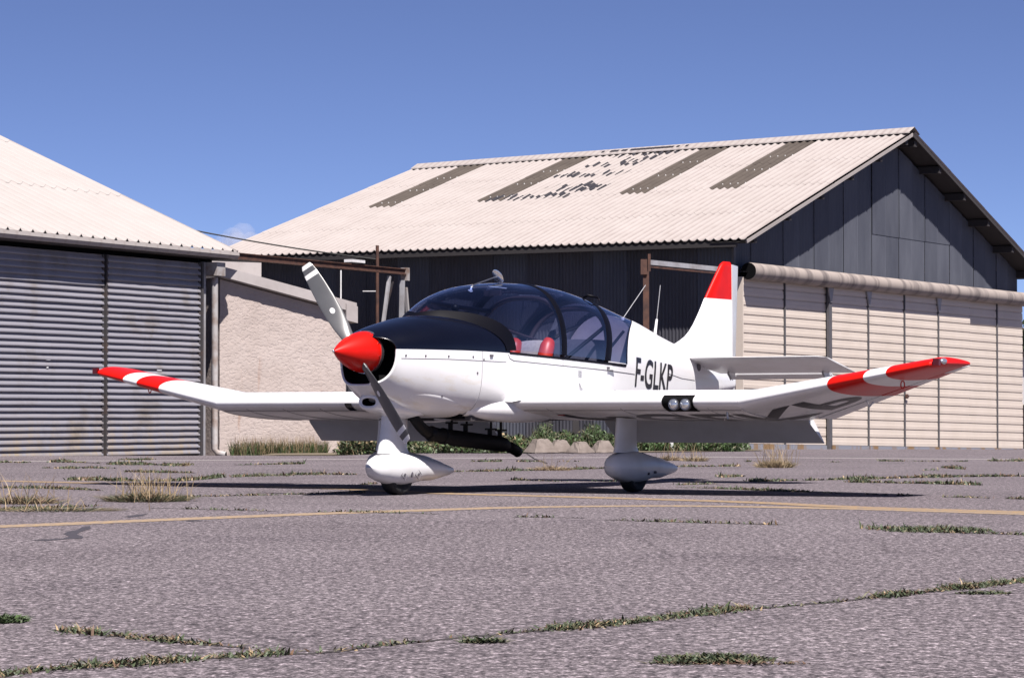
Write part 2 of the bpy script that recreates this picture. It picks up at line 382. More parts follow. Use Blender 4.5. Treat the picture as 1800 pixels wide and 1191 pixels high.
def tuft(px, py, rx, ry, n, h, label, tall=0, pal=(2,2,1,0,3), base=True):
    cx, cy = gnd(px, py); e = empty('grass_tuft', (cx, cy, zg(cx, cy))); L = []
    for _ in range(n):
        a = random.uniform(0, 6.283); r = random.random() ** .6; x, y = math.cos(a)*rx*r, math.sin(a)*ry*r
        hh = random.uniform(.35, 1) * h * (1.15 - r*.6)
        L.append((x, y, 0, hh, x*.5 + random.gauss(0, .05), y*.3 + random.gauss(0, .05), random.uniform(.004,.009), random.choice(pal)))
    tag(blades('blades', L, e), kind='stuff')
    if tall:
        S = []
        for _ in range(tall):
            x, y = random.gauss(0, rx*.45), random.gauss(0, ry*.4); hh = random.uniform(.5, 1) * h * 3.4
            S.append((x, y, 0, hh, random.gauss(0, .10), random.gauss(0, .06), .006, 2))
        tag(blades('stalks', S, e), kind='stuff')
    tag(e, label, 'grass tuft'); return e
tuft(258, 880, .30, .35, 1500, .085, 'largest dry grass tuft with tall straw stalks at the left wing shadow', 110, (0,0,0,1,1,2,3))
tuft(38, 884, .26, .3, 800, .075, 'reddish brown grass tuft at the left edge of the apron', 40, (3,3,1,2,0))
tuft(95, 897, .42, .3, 800, .035, 'low olive weed clump beside the reddish tuft', 25, (1,1,2,0))
tuft(1362, 821, .22, .4, 900, .13, 'pale straw tuft on the apron below the right wing flap', 60, (2,2,1))
tuft(1175, 809, .18, .3, 400, .10, 'small brown tuft behind the right wheel fairing', 20, (1,3,2))
tuft(1222, 810, .18, .3, 350, .10, 'small straw tuft farther right of the wheel fairing', 20, (2,1,2))
tuft(968, 826, .22, .3, 420, .07, 'orange dry grass tuft between the two wheels', 10, (2,2,3))

# ------------------------------------------------------------------ corrugated sheet helper
def corr(P0, U, Vv, nu, width, length, prof, per, N, offs=0.0, rows=2, sag=0.0):
    """sheet: width along U carries the waves (wave length width/nu), length along Vv is straight"""
    P0, U, Vv, N = Vector(P0), Vector(U), Vector(Vv), Vector(N); G = []
    for r in range(rows):
        row = []
        for k in range(nu * per + 1):
            s = k / per
            row.append(P0 + U * (width * k / (nu * per)) + Vv * (length * r / (rows - 1)) + N * (prof(s) + offs))
        G.append(row)
    return G

# ------------------------------------------------------------------ right hangar
GXC = 6.62
def roofsheetmat(name, c1, c2, c3):
    t = NT(name); v = t.coord((1,1,1)); v2 = t.coord((0.5,6,1))
    a = t.ramp(t.noise(v, 1.3, 6, 0.65), [(0.35, c1), (0.68, c2)])
    w = t.ramp(t.noise(v, 11, 5, 0.7), [(0.60, (1,1,1)), (0.78, c3)])
    t.bump(t.noise(v, 40, 4), 0.15, 0.01)
    # darker band along the pan beside every ridge, broken up by noise
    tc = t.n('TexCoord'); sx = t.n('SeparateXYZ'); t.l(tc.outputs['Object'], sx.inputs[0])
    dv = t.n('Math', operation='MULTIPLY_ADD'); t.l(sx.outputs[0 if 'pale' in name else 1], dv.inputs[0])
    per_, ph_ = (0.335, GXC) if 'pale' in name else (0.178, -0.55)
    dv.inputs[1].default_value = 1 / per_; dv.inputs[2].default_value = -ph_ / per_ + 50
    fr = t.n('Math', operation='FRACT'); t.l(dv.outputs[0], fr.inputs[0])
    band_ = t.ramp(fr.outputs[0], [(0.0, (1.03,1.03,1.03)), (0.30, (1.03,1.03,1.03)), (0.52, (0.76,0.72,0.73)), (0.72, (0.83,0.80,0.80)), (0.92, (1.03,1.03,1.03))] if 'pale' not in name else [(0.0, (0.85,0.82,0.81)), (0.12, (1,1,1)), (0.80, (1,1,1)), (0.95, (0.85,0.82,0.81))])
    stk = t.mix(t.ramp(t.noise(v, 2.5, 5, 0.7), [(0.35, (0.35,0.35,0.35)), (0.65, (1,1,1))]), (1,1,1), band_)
    return t.set(t.mix(1.0, t.mix(1.0, a, w, 'MULTIPLY'), stk, 'MULTIPLY'), 0.75, spec=0.2)
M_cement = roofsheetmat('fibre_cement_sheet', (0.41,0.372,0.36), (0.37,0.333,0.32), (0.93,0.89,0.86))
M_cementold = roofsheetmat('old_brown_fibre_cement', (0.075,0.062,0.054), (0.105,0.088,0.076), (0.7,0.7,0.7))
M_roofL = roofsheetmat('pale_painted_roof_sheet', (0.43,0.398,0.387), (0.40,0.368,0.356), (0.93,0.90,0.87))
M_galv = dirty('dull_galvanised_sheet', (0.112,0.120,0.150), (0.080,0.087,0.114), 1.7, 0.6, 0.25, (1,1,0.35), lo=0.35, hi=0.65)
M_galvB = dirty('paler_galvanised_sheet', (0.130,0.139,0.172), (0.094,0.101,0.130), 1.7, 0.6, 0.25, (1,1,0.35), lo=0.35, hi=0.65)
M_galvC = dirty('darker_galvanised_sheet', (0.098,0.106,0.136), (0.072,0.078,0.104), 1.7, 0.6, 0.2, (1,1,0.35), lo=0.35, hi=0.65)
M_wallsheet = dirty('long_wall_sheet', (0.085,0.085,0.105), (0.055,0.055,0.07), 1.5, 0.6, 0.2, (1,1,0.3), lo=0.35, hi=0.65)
M_cream = dirty('cream_door_cladding', (0.74,0.645,0.565), (0.68,0.59,0.51), 1.6, 0.6, lo=0.35, hi=0.7)
M_hood = dirty('stained_cement_hood', (0.34,0.29,0.265), (0.12,0.10,0.098), 2.4, 0.85, sc=(1.0,0.15,0.1), lo=0.47, hi=0.66, bump=0.2)
M_rail = dirty('bluegrey_rusty_rail', (0.27,0.28,0.33), (0.28,0.17,0.08), 1.3, 0.7, sc=(1,0.2,0.2), lo=0.5, hi=0.56)
M_post = flat('dark_grey_post', (0.11,0.105,0.115), 0.6)
M_timber = flat('dark_timber', (0.035,0.03,0.032), 0.8)

CX, CY = 4.34, 55.7; AG = math.atan2(.868, .497)
hr = empty('hangar', (CX, CY, 0), AG)         # local x along the gable front, local y along the long side, away to the left
tag(hr, 'large hangar with gabled pale corrugated roof and closed cream doors', 'hangar')
GW, LN = 16.2, 11.9; EZ, RZ = 4.19, 6.72; OH, EO = 0.55, 0.55
slope = (RZ - EZ) / (GW / 2)
def ridge_z(m): return 6.84 - 0.019 * (m + OH)           # the old ridge sags towards its far end
wave = lambda a: (lambda s: a * math.cos(2 * math.pi * s))
# roof sheets, front slope (facing the camera): 17 columns x 4 rows, waves along y
colw, nrib = 0.712, 4; rows_n = 4
m0 = -OH
def roof_pt(side, fr, m):                       # fr 0 eave, 1 ridge
    kE = -EO if side == 0 else GW + EO
    k = kE + (GW / 2 - kE) * fr
    ez = EZ - EO * slope
    return Vector((k, m, ez + (ridge_z(m) - ez) * fr))
def rib_h(s):                                   # narrow raised ridges between broad pans
    d = abs((s + .5) % 1 - .5)
    return .040 * max(0, 1 - d / .30) ** .9 - .012
for side in (0, 1):
    for c in range(18):
        for r in range(rows_n):
            f0, f1 = r / rows_n - (0.012 if r else 0), (r + 1) / rows_n - (0.0 if r < 3 else 0.012)
            lift0 = 0.006 if r else 0.0
            P = []
            for q, f in ((0, f0), (1, f1)):
                row = []
                for k in range(nrib * 8 + 1):
                    s = k / 8; m = m0 + colw * (c + s / nrib); p = roof_pt(side, f, m)
                    w = rib_h(s) + (lift0 if q == 0 else 0.0)
                    row.append(p + Vector((0, 0, w + 0.05 + 0.0015 * (c % 2))))
                P.append(row)
            skyl = side == 0 and c in (3, 6, 11, 15) and r >= 2
            mb = MB(); mb.grid(P, flip=(side == 0))
            # sheet edge thickness
            th = Vector((0, 0, -0.012)); mb.grid([[p + th for p in P[0]], P[0]], flip=(side == 0))
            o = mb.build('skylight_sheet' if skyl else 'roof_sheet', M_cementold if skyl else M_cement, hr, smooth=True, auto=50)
            if skyl: o['label'] = 'dark brown roof sheet replacing a pale one'
# bolts dots on the skylight strips
bolt = None
for c in (3, 6, 11, 15):
    for fr in (.52, .66, .80, .97):
        for rib in range(nrib):
            m = m0 + colw * (c + (rib) / nrib); p = roof_pt(0, fr, m) + Vector((0, 0, .083))
            if bolt is None:
                mb = MB(); mb.tube([(0,0,-.02),(0,0,.015)], .016, 6); bolt = mb.build('roof_bolt', flat('white_bolt_cap', (.75,.73,.7), .5), hr); bolt.location = p
            else: link_copy(bolt, hr, p)
# ridge capping
mb = MB()
prof = [(-.30, -.098), (-.29, -.070), (-.09, .018), (0, .06), (.09, .018), (.29, -.070), (.30, -.098)]
G = []
for i in range(18):
    m = m0 - .02 + (18 * colw + .04) * i / 17
    G.append([Vector((GW/2 + a, m, ridge_z(m) + .09 + bz)) for a, bz in prof])
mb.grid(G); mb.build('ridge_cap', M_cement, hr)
# dark tar patches left on the upper waves, in ragged rows
mbt = MB()
rows_t = [(.50, 5.75, 7.75, 1.0), (.555, 5.2, 6.35, 1.0), (.60, 5.15, 6.9, .75), (.73, 5.4, 7.15, .9), (.83, 5.5, 6.9, .55), (.88, 5.0, 6.2, .8), (.945, 5.0, 6.6, .8)]
for fr, ma, mb_, pr in rows_t:
    k = int((ma - m0) / (colw / nrib))
    while m0 + k * colw / nrib < mb_:
        for sub in range(3):
            if random.random() > pr: continue
            s0 = k + random.uniform(.08, .30) + .2*sub; s1 = s0 + random.uniform(.16, .34); fa = fr + random.uniform(-.018, .012); fb = fa + random.uniform(.018, .05)
            P = []
            for f in (fa, fb):
                row = []
                for q in range(4):
                    s = s0 + (s1 - s0) * q / 3 + (.25 * (f - fa) / .05) * .3; m = m0 + s * colw / nrib; p = roof_pt(0, f, m)
                    row.append(p + Vector((0, 0, rib_h(s) + .05 + .010 + .004)))
                P.append(row)
            mbt.grid(P, flip=True)
        k += 1
for k in range(30):
    m = 4.9 + k * .075
    if random.random() < .7:
        z = ridge_z(m) + .09
        mbt.grid([[(GW/2 - .2, m, z - .030 + .008), (GW/2 - .09, m, z + .018 + .008)], [(GW/2 - .2, m + .07, z - .030 + .008), (GW/2 - .09, m + .07, z + .018 + .008)]])
tp = mbt.build('tar_patches', flat('old_tar', (.02,.018,.026), .6), hr); tag(tp, 'ragged dark tar patches on the upper roof', kind='stuff')
# gable sheets (finely corrugated, overlapping), clipped under the roof slopes
def gable_top(k): return EZ + (min(k, GW - k)) * slope * 1.0 - 0.02
pitch = 0.0775; per = 4; gs_w = pitch * 10
kk = 0.0; idx = 0; DOORTOP = 3.30
while kk < GW - .01:
    w = min(gs_w, GW - kk); n = max(1, round(w / pitch))
    split = 4.62 if 6.3 < kk < 11.2 else None
    segs = [(DOORTOP, split, 0.012), (split, None, 0.0)] if split else [(DOORTOP, None, 0.0)]
    for z0, z1, off in segs:
        P0 = []; P1 = []
        for q in range(n * per + 1):
            k = kk + w * q / (n * per); yv = -(0.009 * math.cos(2 * math.pi * q / per)) - .012 * (idx % 2) - (0.010 if z1 is None and split else 0) - .0
            P0.append((k, yv, z0 - (0.03 if (split and z1 is None) else random.choice([0,0])))); P1.append((k, yv, z1 if z1 else gable_top(k)))
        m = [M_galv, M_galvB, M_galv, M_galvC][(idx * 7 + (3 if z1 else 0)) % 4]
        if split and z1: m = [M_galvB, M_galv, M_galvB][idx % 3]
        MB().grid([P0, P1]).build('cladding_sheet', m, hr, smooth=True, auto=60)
    kk += w; idx += 1
# long side wall sheets
mm = 0.0; idx = 0
while mm < LN - .01:
    w = min(gs_w, LN - mm); n = max(1, round(w / pitch)); P0 = []; P1 = []
    for q in range(n * per + 1):
        m = mm + w * q / (n * per); xv = -(0.010 * math.cos(2 * math.pi * q / per)) - .010 * (idx % 2)
        P0.append((xv, m, -.05)); P1.append((xv, m, EZ - .02))
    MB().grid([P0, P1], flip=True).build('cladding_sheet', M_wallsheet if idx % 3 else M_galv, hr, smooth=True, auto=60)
    mm += w; idx += 1
# closed back and far side, and inner dark lining
MB().box((0.06, LN - .1, -.1), (GW, LN, EZ)).box((GW - .1, 0.05, -.3), (GW, LN - .1, EZ)).build('rear_wall', M_wallsheet, hr)
mbg = MB(); mbg.add([(0.06, LN, EZ), (GW, LN, EZ), (GW/2, LN, RZ - .15)], [(0,1,2)]); mbg.build('rear_gable', M_galvC, hr)
# rafters under the verge, barge edge, corner post
for side in (0, 1):
    for i, fr in enumerate((.06, .25, .44, .62, .80, .97)):
        p = roof_pt(side, fr, 0); MB().box((p.x - .07, -OH + .06, p.z - .17), (p.x + .07, .3, p.z - .012)).build('purlin', M_timber, hr)
MB().bar(roof_pt(0, 0.005, -OH + .03) + Vector((0,0,-.02)), roof_pt(0, 1, -OH + .03) + Vector((0,0,-.02)), .03, .07).build('verge_board', M_cement, hr)
MB().bar(roof_pt(1, 0.005, -OH + .03) + Vector((0,0,-.02)), roof_pt(1, 1, -OH + .03) + Vector((0,0,-.02)), .03, .07).build('verge_board', M_timber, hr)
for side in (0, 1):
    a, b2 = roof_pt(side, .0, -OH + .04), roof_pt(side, 1, -OH + .04); dv_ = Vector((0, OH + .2, 0)); dz_ = Vector((0, 0, -.008))
    MB().add([a + dz_, b2 + dz_, b2 + dv_ + dz_, a + dv_ + dz_], [(0,1,2,3)]).build('soffit_shade_sheet', M_timber, hr)  # dark sheet added to keep the bounce-lit roof underside in deep shade
MB().box((-.04, -.03, -.1), (.06, .02, EZ - .05)).build('corner_post', M_post, hr)
MB().bar((-EO + .06, -.3, EZ - EO*slope - .05), (-EO + .06, LN + .3, EZ - EO*slope - .05), .08, .10).build('eave_beam', M_timber, hr)
mb = MB(); mb.tube([(GW + .25, -.45, EZ - .45), (GW + .55, -.45, EZ - .42), (GW + .9, -.45, EZ - .40)], .05, 8); mb.build('eave_pipe', M_bare, hr)
# half-round hood over the doors, in cement pipe sections
hz, hrad = 3.47, .165; nsec = 8; x0 = .05
for i in range(nsec):
    a, b2 = x0 + (GW + .2 - x0) * i / nsec, x0 + (GW + .2 - x0) * (i + 1) / nsec
    G = []
    for x, rr in ((a, hrad), (a + .02, hrad + .004), (b2 - .03, hrad + .004), (b2 - .004, hrad + .001)):
        G.append([(x, -.30 - math.cos(t) * rr, hz + math.sin(t) * rr) for t in [R(-120) + R(300) * q / 18 for q in range(19)]])
    o = MB().grid(G).build('hood_section', M_hood, hr, smooth=True, auto=50)
MB().grid([[(x0 + .003, -.30, hz)] * 19, [(x0 + .003, -.30 - math.cos(t) * hrad, hz + math.sin(t) * hrad) for t in [R(-120) + R(300)*q/18 for q in range(19)]]]).build('hood_end', M_dark, hr)
MB().box((.1, -.30, 3.46), (GW, -.02, 3.50)).build('hood_flashing', M_post, hr)
# sliding doors: leaf frames with horizontal clapboards
def kx(px):                                     # where a photo column meets the front line
    t = (px - 900) / 5000; return (t * CY - CX) / (.497 - t * .868)
edges_px = [1292, 1366, 1441, 1509, 1573, 1633, 1691, 1741, 1796]
ke = [max(.02, kx(p)) for p in edges_px]; ke[-1] = GW - .02
nb = 18; zt = 3.36
slat_cache = {}
for i in range(8):
    a, b2 = ke[i] + .035, ke[i+1] - .035
    dep = -.16 if i not in (2, 3, 4, 5) else -.22
    e = MB().box((a, dep + .020, -.02 - .016*a), (b2, dep + .05, zt)).build('door_leaf', M_cream, hr)
    zb = lambda k: .10 - .016 * k
    for j in range(nb):
        f0, f1 = j / nb, (j + 1) / nb
        A0, A1 = zb(a) + (zt - zb(a)) * f0, zb(a) + (zt - zb(a)) * f1 - .019
        B0, B1 = zb(b2) + (zt - zb(b2)) * f0, zb(b2) + (zt - zb(b2)) * f1 - .019
        mb = MB()
        def sec(k, z0, z1):
            h = z1 - z0
            return [(k, dep + .020, z0), (k, dep - .002, z0 + .004), (k, dep - .004, z0 + h * .45), (k, dep - .001, z0 + h * .5), (k, dep + .001, z0 + h * .97), (k, dep + .020, z1)]
        s0, s1 = sec(a, A0, A1), sec(b2, B0, B1)
        mb.grid([s0, s1], flip=False); mb.add(s0, [tuple(range(6))]); mb.add(s1, [tuple(range(6))[::-1]])
        mb.build('slat', M_cream, e)
    za = -.016 * a; zc = -.016 * b2
    mb = MB(); y0_, y1_ = dep - .03, dep + .05
    mb.add([(a-.02,y0_,za-.05),(b2+.02,y0_,zc-.05),(b2+.02,y1_,zc-.05),(a-.02,y1_,za-.05),(a-.02,y0_,za+.095),(b2+.02,y0_,zc+.095),(b2+.02,y1_,zc+.095),(a-.02,y1_,za+.095)],
           [(0,3,2,1),(4,5,6,7),(0,1,5,4),(1,2,6,5),(2,3,7,6),(3,0,4,7)])
    mb.build('bottom_rail', M_rail, e)
    if i:
        wd = .075 if i == 2 else .018
        MB().box((ke[i] - wd, dep - .03, -.016*ke[i] - .05), (ke[i] + wd, dep + .03, zt + (.08 if i == 2 else 0))).build('stile', M_post, hr)
    if i in (2, 3, 5): 
        k = ke[i]; mb = MB(); mb.add([(k-.16,dep-.05,zt+.02),(k+.16,dep-.05,zt+.02),(k+.03,dep-.05,zt-.36),(k-.03,dep-.05,zt-.36),(k-.16,dep-.02,zt+.02),(k+.16,dep-.02,zt+.02),(k+.03,dep-.02,zt-.36),(k-.03,dep-.02,zt-.36)],
           [(0,3,2,1),(4,5,6,7),(0,1,5,4),(1,2,6,5),(2,3,7,6),(3,0,4,7)]); mb.build('bracket', M_bare, hr)
MB().box((.10, -.11, -.3), (GW, -.05, 3.5)).build('door_backing', M_dark, hr)
MB().box((.012, -.195, -.1), (.05, -.04, 3.36)).build('door_jamb', M_cream, hr)
mb = MB(); kq = ke[4]; mb.box((kq - .04, -.30, 1.02), (kq + .05, -.262, 1.12)); mb.box((kq + .05, -.285, 1.05), (kq + .14, -.268, 1.09)); mb.build('door_lock', M_rust, hr)

# rusty post and door rail reaching out from the hangar corner
px_, py_ = 2.47, 52.4
pst = empty('rail_post', (px_, py_, 0)); tag(pst, 'rusty steel post carrying the pale door rail beside the tail', 'post')
MB().box((-.055, -.055, 0), (.055, .055, 3.30)).build('upright', M_rust, pst)
MB().box((-.10, -.09, 3.24), (.02, .09, 3.52)).box((.035, -.05, 3.30), (.085, .05, 3.62)).build('head_bracket', M_rust, pst)
mb = MB(); mb.bar((.05, .05, 3.47), (CX - px_ - .1, CY - py_ - .38, 3.47), .07, .09); mb.build('rail', M_bare, pst)
mb = MB(); mb.bar((.05, .05, 3.385), (CX - px_ - .1, CY - py_ - .38, 3.385), .10, .03); mb.build('rail_underside', M_rust, pst)

# ------------------------------------------------------------------ left hangar
M_door = NT('ribbed_galvanised_door')
def doormat():
    t = M_door; v = t.coord((1,1,1)); v2 = t.coord((0.25,1,6))
    a = t.ramp(t.noise(v2, 1.1, 5, 0.6), [(0.3, (0.315,0.308,0.350)), (0.7, (0.355,0.345,0.385))])
    rst = t.ramp(t.noise(v, 0.8, 6, 0.7), [(0.52, (1,1,1)), (0.72, (0.72,0.64,0.50))])
    dk = t.ramp(t.noise(t.coord((0.12,1,9)), 1.6, 4, 0.7), [(0.58, (1,1,1)), (0.72, (0.68,0.68,0.72))])
    tc = t.n('TexCoord'); sx = t.n('SeparateXYZ'); t.l(tc.outputs['Object'], sx.inputs[0])
    mr = t.n('MapRange'); mr.inputs[1].default_value = 0.75; mr.inputs[2].default_value = 0.0; t.l(sx.outputs[2], mr.inputs[0])
    low = t.mix(1.0, mr.outputs[0], t.ramp(t.noise(t.coord((2,1,.6)), 2.2, 6, 0.7), [(0.42, (0,0,0)), (0.62, (1,1,1))]), 'MULTIPLY')
    c = t.mix(1.0, t.mix(1.0, a, rst, 'MULTIPLY'), dk, 'MULTIPLY')
    return t.set(t.mix(low, c, (0.40,0.33,0.25)), 0.5, 0.15)
M_door = doormat()
LX, LY = -8.17, 45.44; AL = math.atan2(.8957, .4446)
hl = empty('hangar', (LX, LY, 0), AL)         # local x along the front (0 = picture edge), y away to the back
tag(hl, 'low hangar with pale ribbed roof and closed ribbed metal doors at the left', 'hangar')
K0, K1 = -9.0, 6.02                             # front from, to
def kl(px):
    t = (px - 900) / 5000; return (t * LY - LX) / (.4446 - t * .8957)
ks = kl(178); zl = lambda k: -.0125 * max(0, (k) * .8957)
LEZ = 3.36
cpitch = .1005; GX_C = 6.35
for (a, b2, dep) in ((-8.9, -6.25, -.05), (-6.2, -2.05, -.02), (-2.0, ks - .03, -.02), (ks + .03, 5.72, -.05)):
    leaf = MB().box((a, dep + .03, -.08), (b2, dep + .05, LEZ)).build('door_leaf', M_darksteel, hl)
    nsh = 4; hh = (LEZ + .02) / nsh
    dent = [[random.uniform(-.0035, .004) for _ in range(15)] for _ in range(nsh)]
    for s in range(nsh):
        n = round(hh / cpitch); P = []
        lap = [(0,-.037),(.07,-.041),(.22,-.039),(.45,-.029),(.70,-.014),(.92,-.001),(.985,0),(.99,-.031)]
        for q in range(n * 8 + 1):
            tq, dq = lap[q % 8]; z = -.03 + hh * s + hh / n * (q // 8 + tq)
            y = dep + dq - .006 * (s % 2) - .012
            P.append([(a + (b2 - a) * g / 14, y + (dent[s][g] * math.sin(math.pi * q / (n * 8)) if 0 < g < 14 else 0), z + .0012 * math.sin(g * 1.7 + s)) for g in range(15)])
        MB().grid(P, flip=True).build('corrugated_sheet', M_door, leaf, smooth=True, auto=70)
    MB().box((a - .015, dep - .045, -.10), (a + .035, dep + .03, LEZ)).build('stile', M_darksteel, leaf)
    MB().box((b2 - .035, dep - .045, -.10), (b2 + .015, dep + .03, LEZ)).build('stile', M_darksteel, leaf)
mb = MB(); mb.box((kl(75), -.075, 1.55), (kl(82), -.05, 1.565)).box((kl(76), -.07, 1.42), (kl(79), -.05, 1.44)).build('door_handle', M_white2, hl)
mb = MB(); mb.box((kl(268), -.10, 1.42), (kl(276), -.085, 1.45)).build('door_handle', M_white2, hl)
MB().box((K0, .05, -.1), (5.8, .15, LEZ + .2)).build('front_wall', M_dark, hl)
MB().box((5.70, .06, LEZ - .04), (GX_C, .14, LEZ + .26)).build('corner_infill', M_dark, hl)
# jamb and corner column
MB().box((5.76, -.10, -.12), (5.83, .0, LEZ + .02)).build('door_jamb', M_darksteel, hl)
MB().box((5.86, -.06, -.12), (5.96, .06, LEZ + .02)).build('corner_column', M_bare, hl)
mb = MB(); mb.tube([(6.10, -.16, LEZ - .25), (6.10, -.16, .12 + zl(6)), (6.12, -.22, .04 + zl(6)), (6.16, -.36, .015 + zl(6))], .058, 12); mb.build('downpipe', M_rustlight, hl, smooth=True, auto=60)
mb = MB(); mb.tube([(6.1605, -.362, .0145 + zl(6)), (6.163, -.368, .014 + zl(6))], .05, 12); mb.build('downpipe_mouth', M_dark, hl)
MB().box((5.98, -.28, LEZ - .22), (6.26, .02, LEZ + .02)).build('rail_end_box', M_rustlight, hl)
# gutter / fascia and roof
GY = -.26
def klo(px, y):
    t = (px - 900) / 5000; return (t * (LY + .4446 * y) - LX + .8957 * y) / (.4446 - t * .8957)
GX1 = klo(419, GY - .1)
mb = MB(); gp = [(GY, LEZ + .22), (GY - .11, LEZ + .22), (GY - .12, LEZ + .16), (GY - .08, LEZ + .10), (GY, LEZ + .10), (GY, LEZ + .215)]
mb.grid([[(K0, y, z) for y, z in gp], [(GX1, y, z) for y, z in gp]]); mb.add([(GX1, y, z) for y, z in gp[:5]], [(0,1,2,3,4)])
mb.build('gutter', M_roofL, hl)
MB().box((K0, GY + .003, LEZ + .08), (GX1 - .15, .05, LEZ + .12)).build('soffit', M_darksteel, hl)
ry0, rz0 = -.33, LEZ + .235; rs_ = 2.31 / 5.26; RDEP = 7.2
ribp = .335; 
def lr(k, y): return Vector((k, y, rz0 + (y - ry0) * rs_))
ncol = 16; cw3 = ribp * 3
for c in range(ncol):
    for r in range(3):
        y0r = ry0 + (RDEP - ry0) * r / 3 - (.10 if r else 0); y1r = ry0 + (RDEP - ry0) * (r + 1) / 3
        P = []
        for q, y in ((0, y0r), (1, y1r)):
            row = []
            for rb in range(3):
                for d, hgt in ((0, 0), (.135, 0), (.165, .012), (.20, .045), (.235, .012), (.265, 0)):
                    k = GX1 - .02 - cw3 * (c + 1) + ribp * rb + d
                    row.append(lr(k, y) + Vector((0, 0, hgt + (.012 if (r and q == 0) else 0) + .0015*(c % 2))))
            row.append(lr(GX1 - .02 - cw3 * c, y) + Vector((0, 0, (.012 if (r and q == 0) else 0) + .0015*(c % 2))))
            P.append(row)
        mb = MB(); mb.grid(P); mb.grid([[p + Vector((0,0,-.015)) for p in P[0]], P[0]])
        if r == 0:  # open rib ends read as dark triangles
            for rb in range(3):
                b0 = rb * 6
                mb.add([P[0][b0+2] + Vector((0,-.002,-.012)), P[0][b0+3] + Vector((0,-.002,-.006)), P[0][b0+4] + Vector((0,-.002,-.012))], [(0,2,1)], 1)
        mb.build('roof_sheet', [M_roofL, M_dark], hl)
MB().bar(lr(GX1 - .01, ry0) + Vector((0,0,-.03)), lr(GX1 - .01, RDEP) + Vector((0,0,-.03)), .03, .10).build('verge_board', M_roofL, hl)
# rear slope and side wall
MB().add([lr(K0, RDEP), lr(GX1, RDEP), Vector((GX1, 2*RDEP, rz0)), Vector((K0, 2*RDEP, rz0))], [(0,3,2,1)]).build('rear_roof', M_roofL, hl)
MB().add([(5.9,.05,-.1),(5.9,2*RDEP,-.1),(5.9,2*RDEP,LEZ),(5.9,RDEP,lr(0,RDEP).z-.1),(5.9,.05,LEZ+.2)], [(0,1,2,3,4)]).build('side_wall', M_wallsheet, hl)
MB().box((K0, .15, -.1), (K0 + .1, 2*RDEP, LEZ)).build('far_wall', M_wallsheet, hl)

# rusty door-rail gantry reaching to the right of the left hangar
ga = empty('rail_gantry', (LX, LY, 0), AL); tag(ga, 'rusty steel gantry beam on braced posts right of the left hangar', 'gantry')
kend = kl(703)
mb = MB(); mb.box((6.26, -.155, 3.495), (kend, -.125, 3.58)).box((6.26, -.19, 3.475), (kend, -.09, 3.495)).box((6.26, -.18, 3.58), (kend, -.10, 3.595)).build('beam', M_rust, ga)
MB().box((kend - .08, -.20, 3.36), (kend + .04, -.06, 3.62)).build('end_plate', M_rustlight, ga)
MB().bar((kend - .28, -.14, 0), (kend - .16, -.14, 3.36), .08, .08, up=(1,0,0)).build('post', M_bare, ga)
MB().bar((kend - 1.6, -.14, 0), (kend - .7, -.14, 3.42), .06, .06, up=(1,0,0)).build('brace', M_bare, ga)
MB().bar((kend + .55, -.14, 0), (kend - .02, -.14, 3.22), .06, .06, up=(1,0,0)).build('brace', M_rustlight, ga)
MB().bar((kend - 1.1, .5, 0), (kend - .5, -.10, 3.40), .07, .07, up=(1,0,0)).build('brace', M_darksteel, ga)
mb = MB(); mb.box((kl(603), -.2, 3.625), (kl(626), -.02, 3.68)).build('junction_box', M_white2, ga)
# rusty pole behind, with the cable
rp = gnd(663, 784.5); rp = (-.0474 * 58.6, 58.6)
pl_ = empty('rusty_pole', (rp[0], rp[1], 0)); tag(pl_, 'thin rusty pole rising above the gantry beam', 'pole')
MB().tube([(0,0,0), (0,0,4.15)], .035, 8).build('shaft', M_rust, pl_)
MB().tube([(-.3,0,3.20), (.02,0,3.20)], .018, 6).build('side_arm', M_bare, pl_)
cab = []
p0, p1 = Vector((-11.5, 60.2, 5.75)), Vector((rp[0], rp[1], 3.86))
for i in range(21):
    s = i / 20; p = p0.lerp(p1, s); p.z -= .32 * 4 * s * (1 - s) * .6; cab.append(p)
tag(MB().tube(cab, .017, 6).build('overhead_cable', M_cable), 'black overhead cable sagging from left roof to the rusty pole', 'cable')

# ------------------------------------------------------------------ stucco shed between the hangars
def stucco():
    t = NT('rough_stucco'); v = t.coord()
    c = t.ramp(t.noise(v, 0.9, 6, 0.6), [(0.35, (0.585,0.505,0.475)), (0.68, (0.51,0.432,0.40))])
    rs = t.ramp(t.noise(t.coord((3,1,0.3)), 1.3, 5, 0.6), [(0.64, (1,1,1)), (0.80, (0.72,0.52,0.42))])
    n = t.noise(t.coord((1,1,1.5)), 12, 5, 0.6, 0.4)
    h = t.ramp(n, [(0.42, (0,0,0)), (0.46, (.8,.8,.8)), (0.62, (1,1,1))])
    t.bump(h, 0.4, 0.02); return t.set(t.mix(1.0, c, rs, 'MULTIPLY'), 0.95, spec=0.1)
M_stucco = stucco()
sx0, sx1, sy = 0.0, 2.68, 51.6
sh = empty('shed', (-.1028 * 51.6, sy, -.06), math.atan2(.57, .82)); tag(sh, 'low rough pinkish stucco shed with sloping white roof edge', 'shed')
W = sx1 - sx0; zL, zR = 3.18, 2.62
mb = MB()
N = 28
P = []
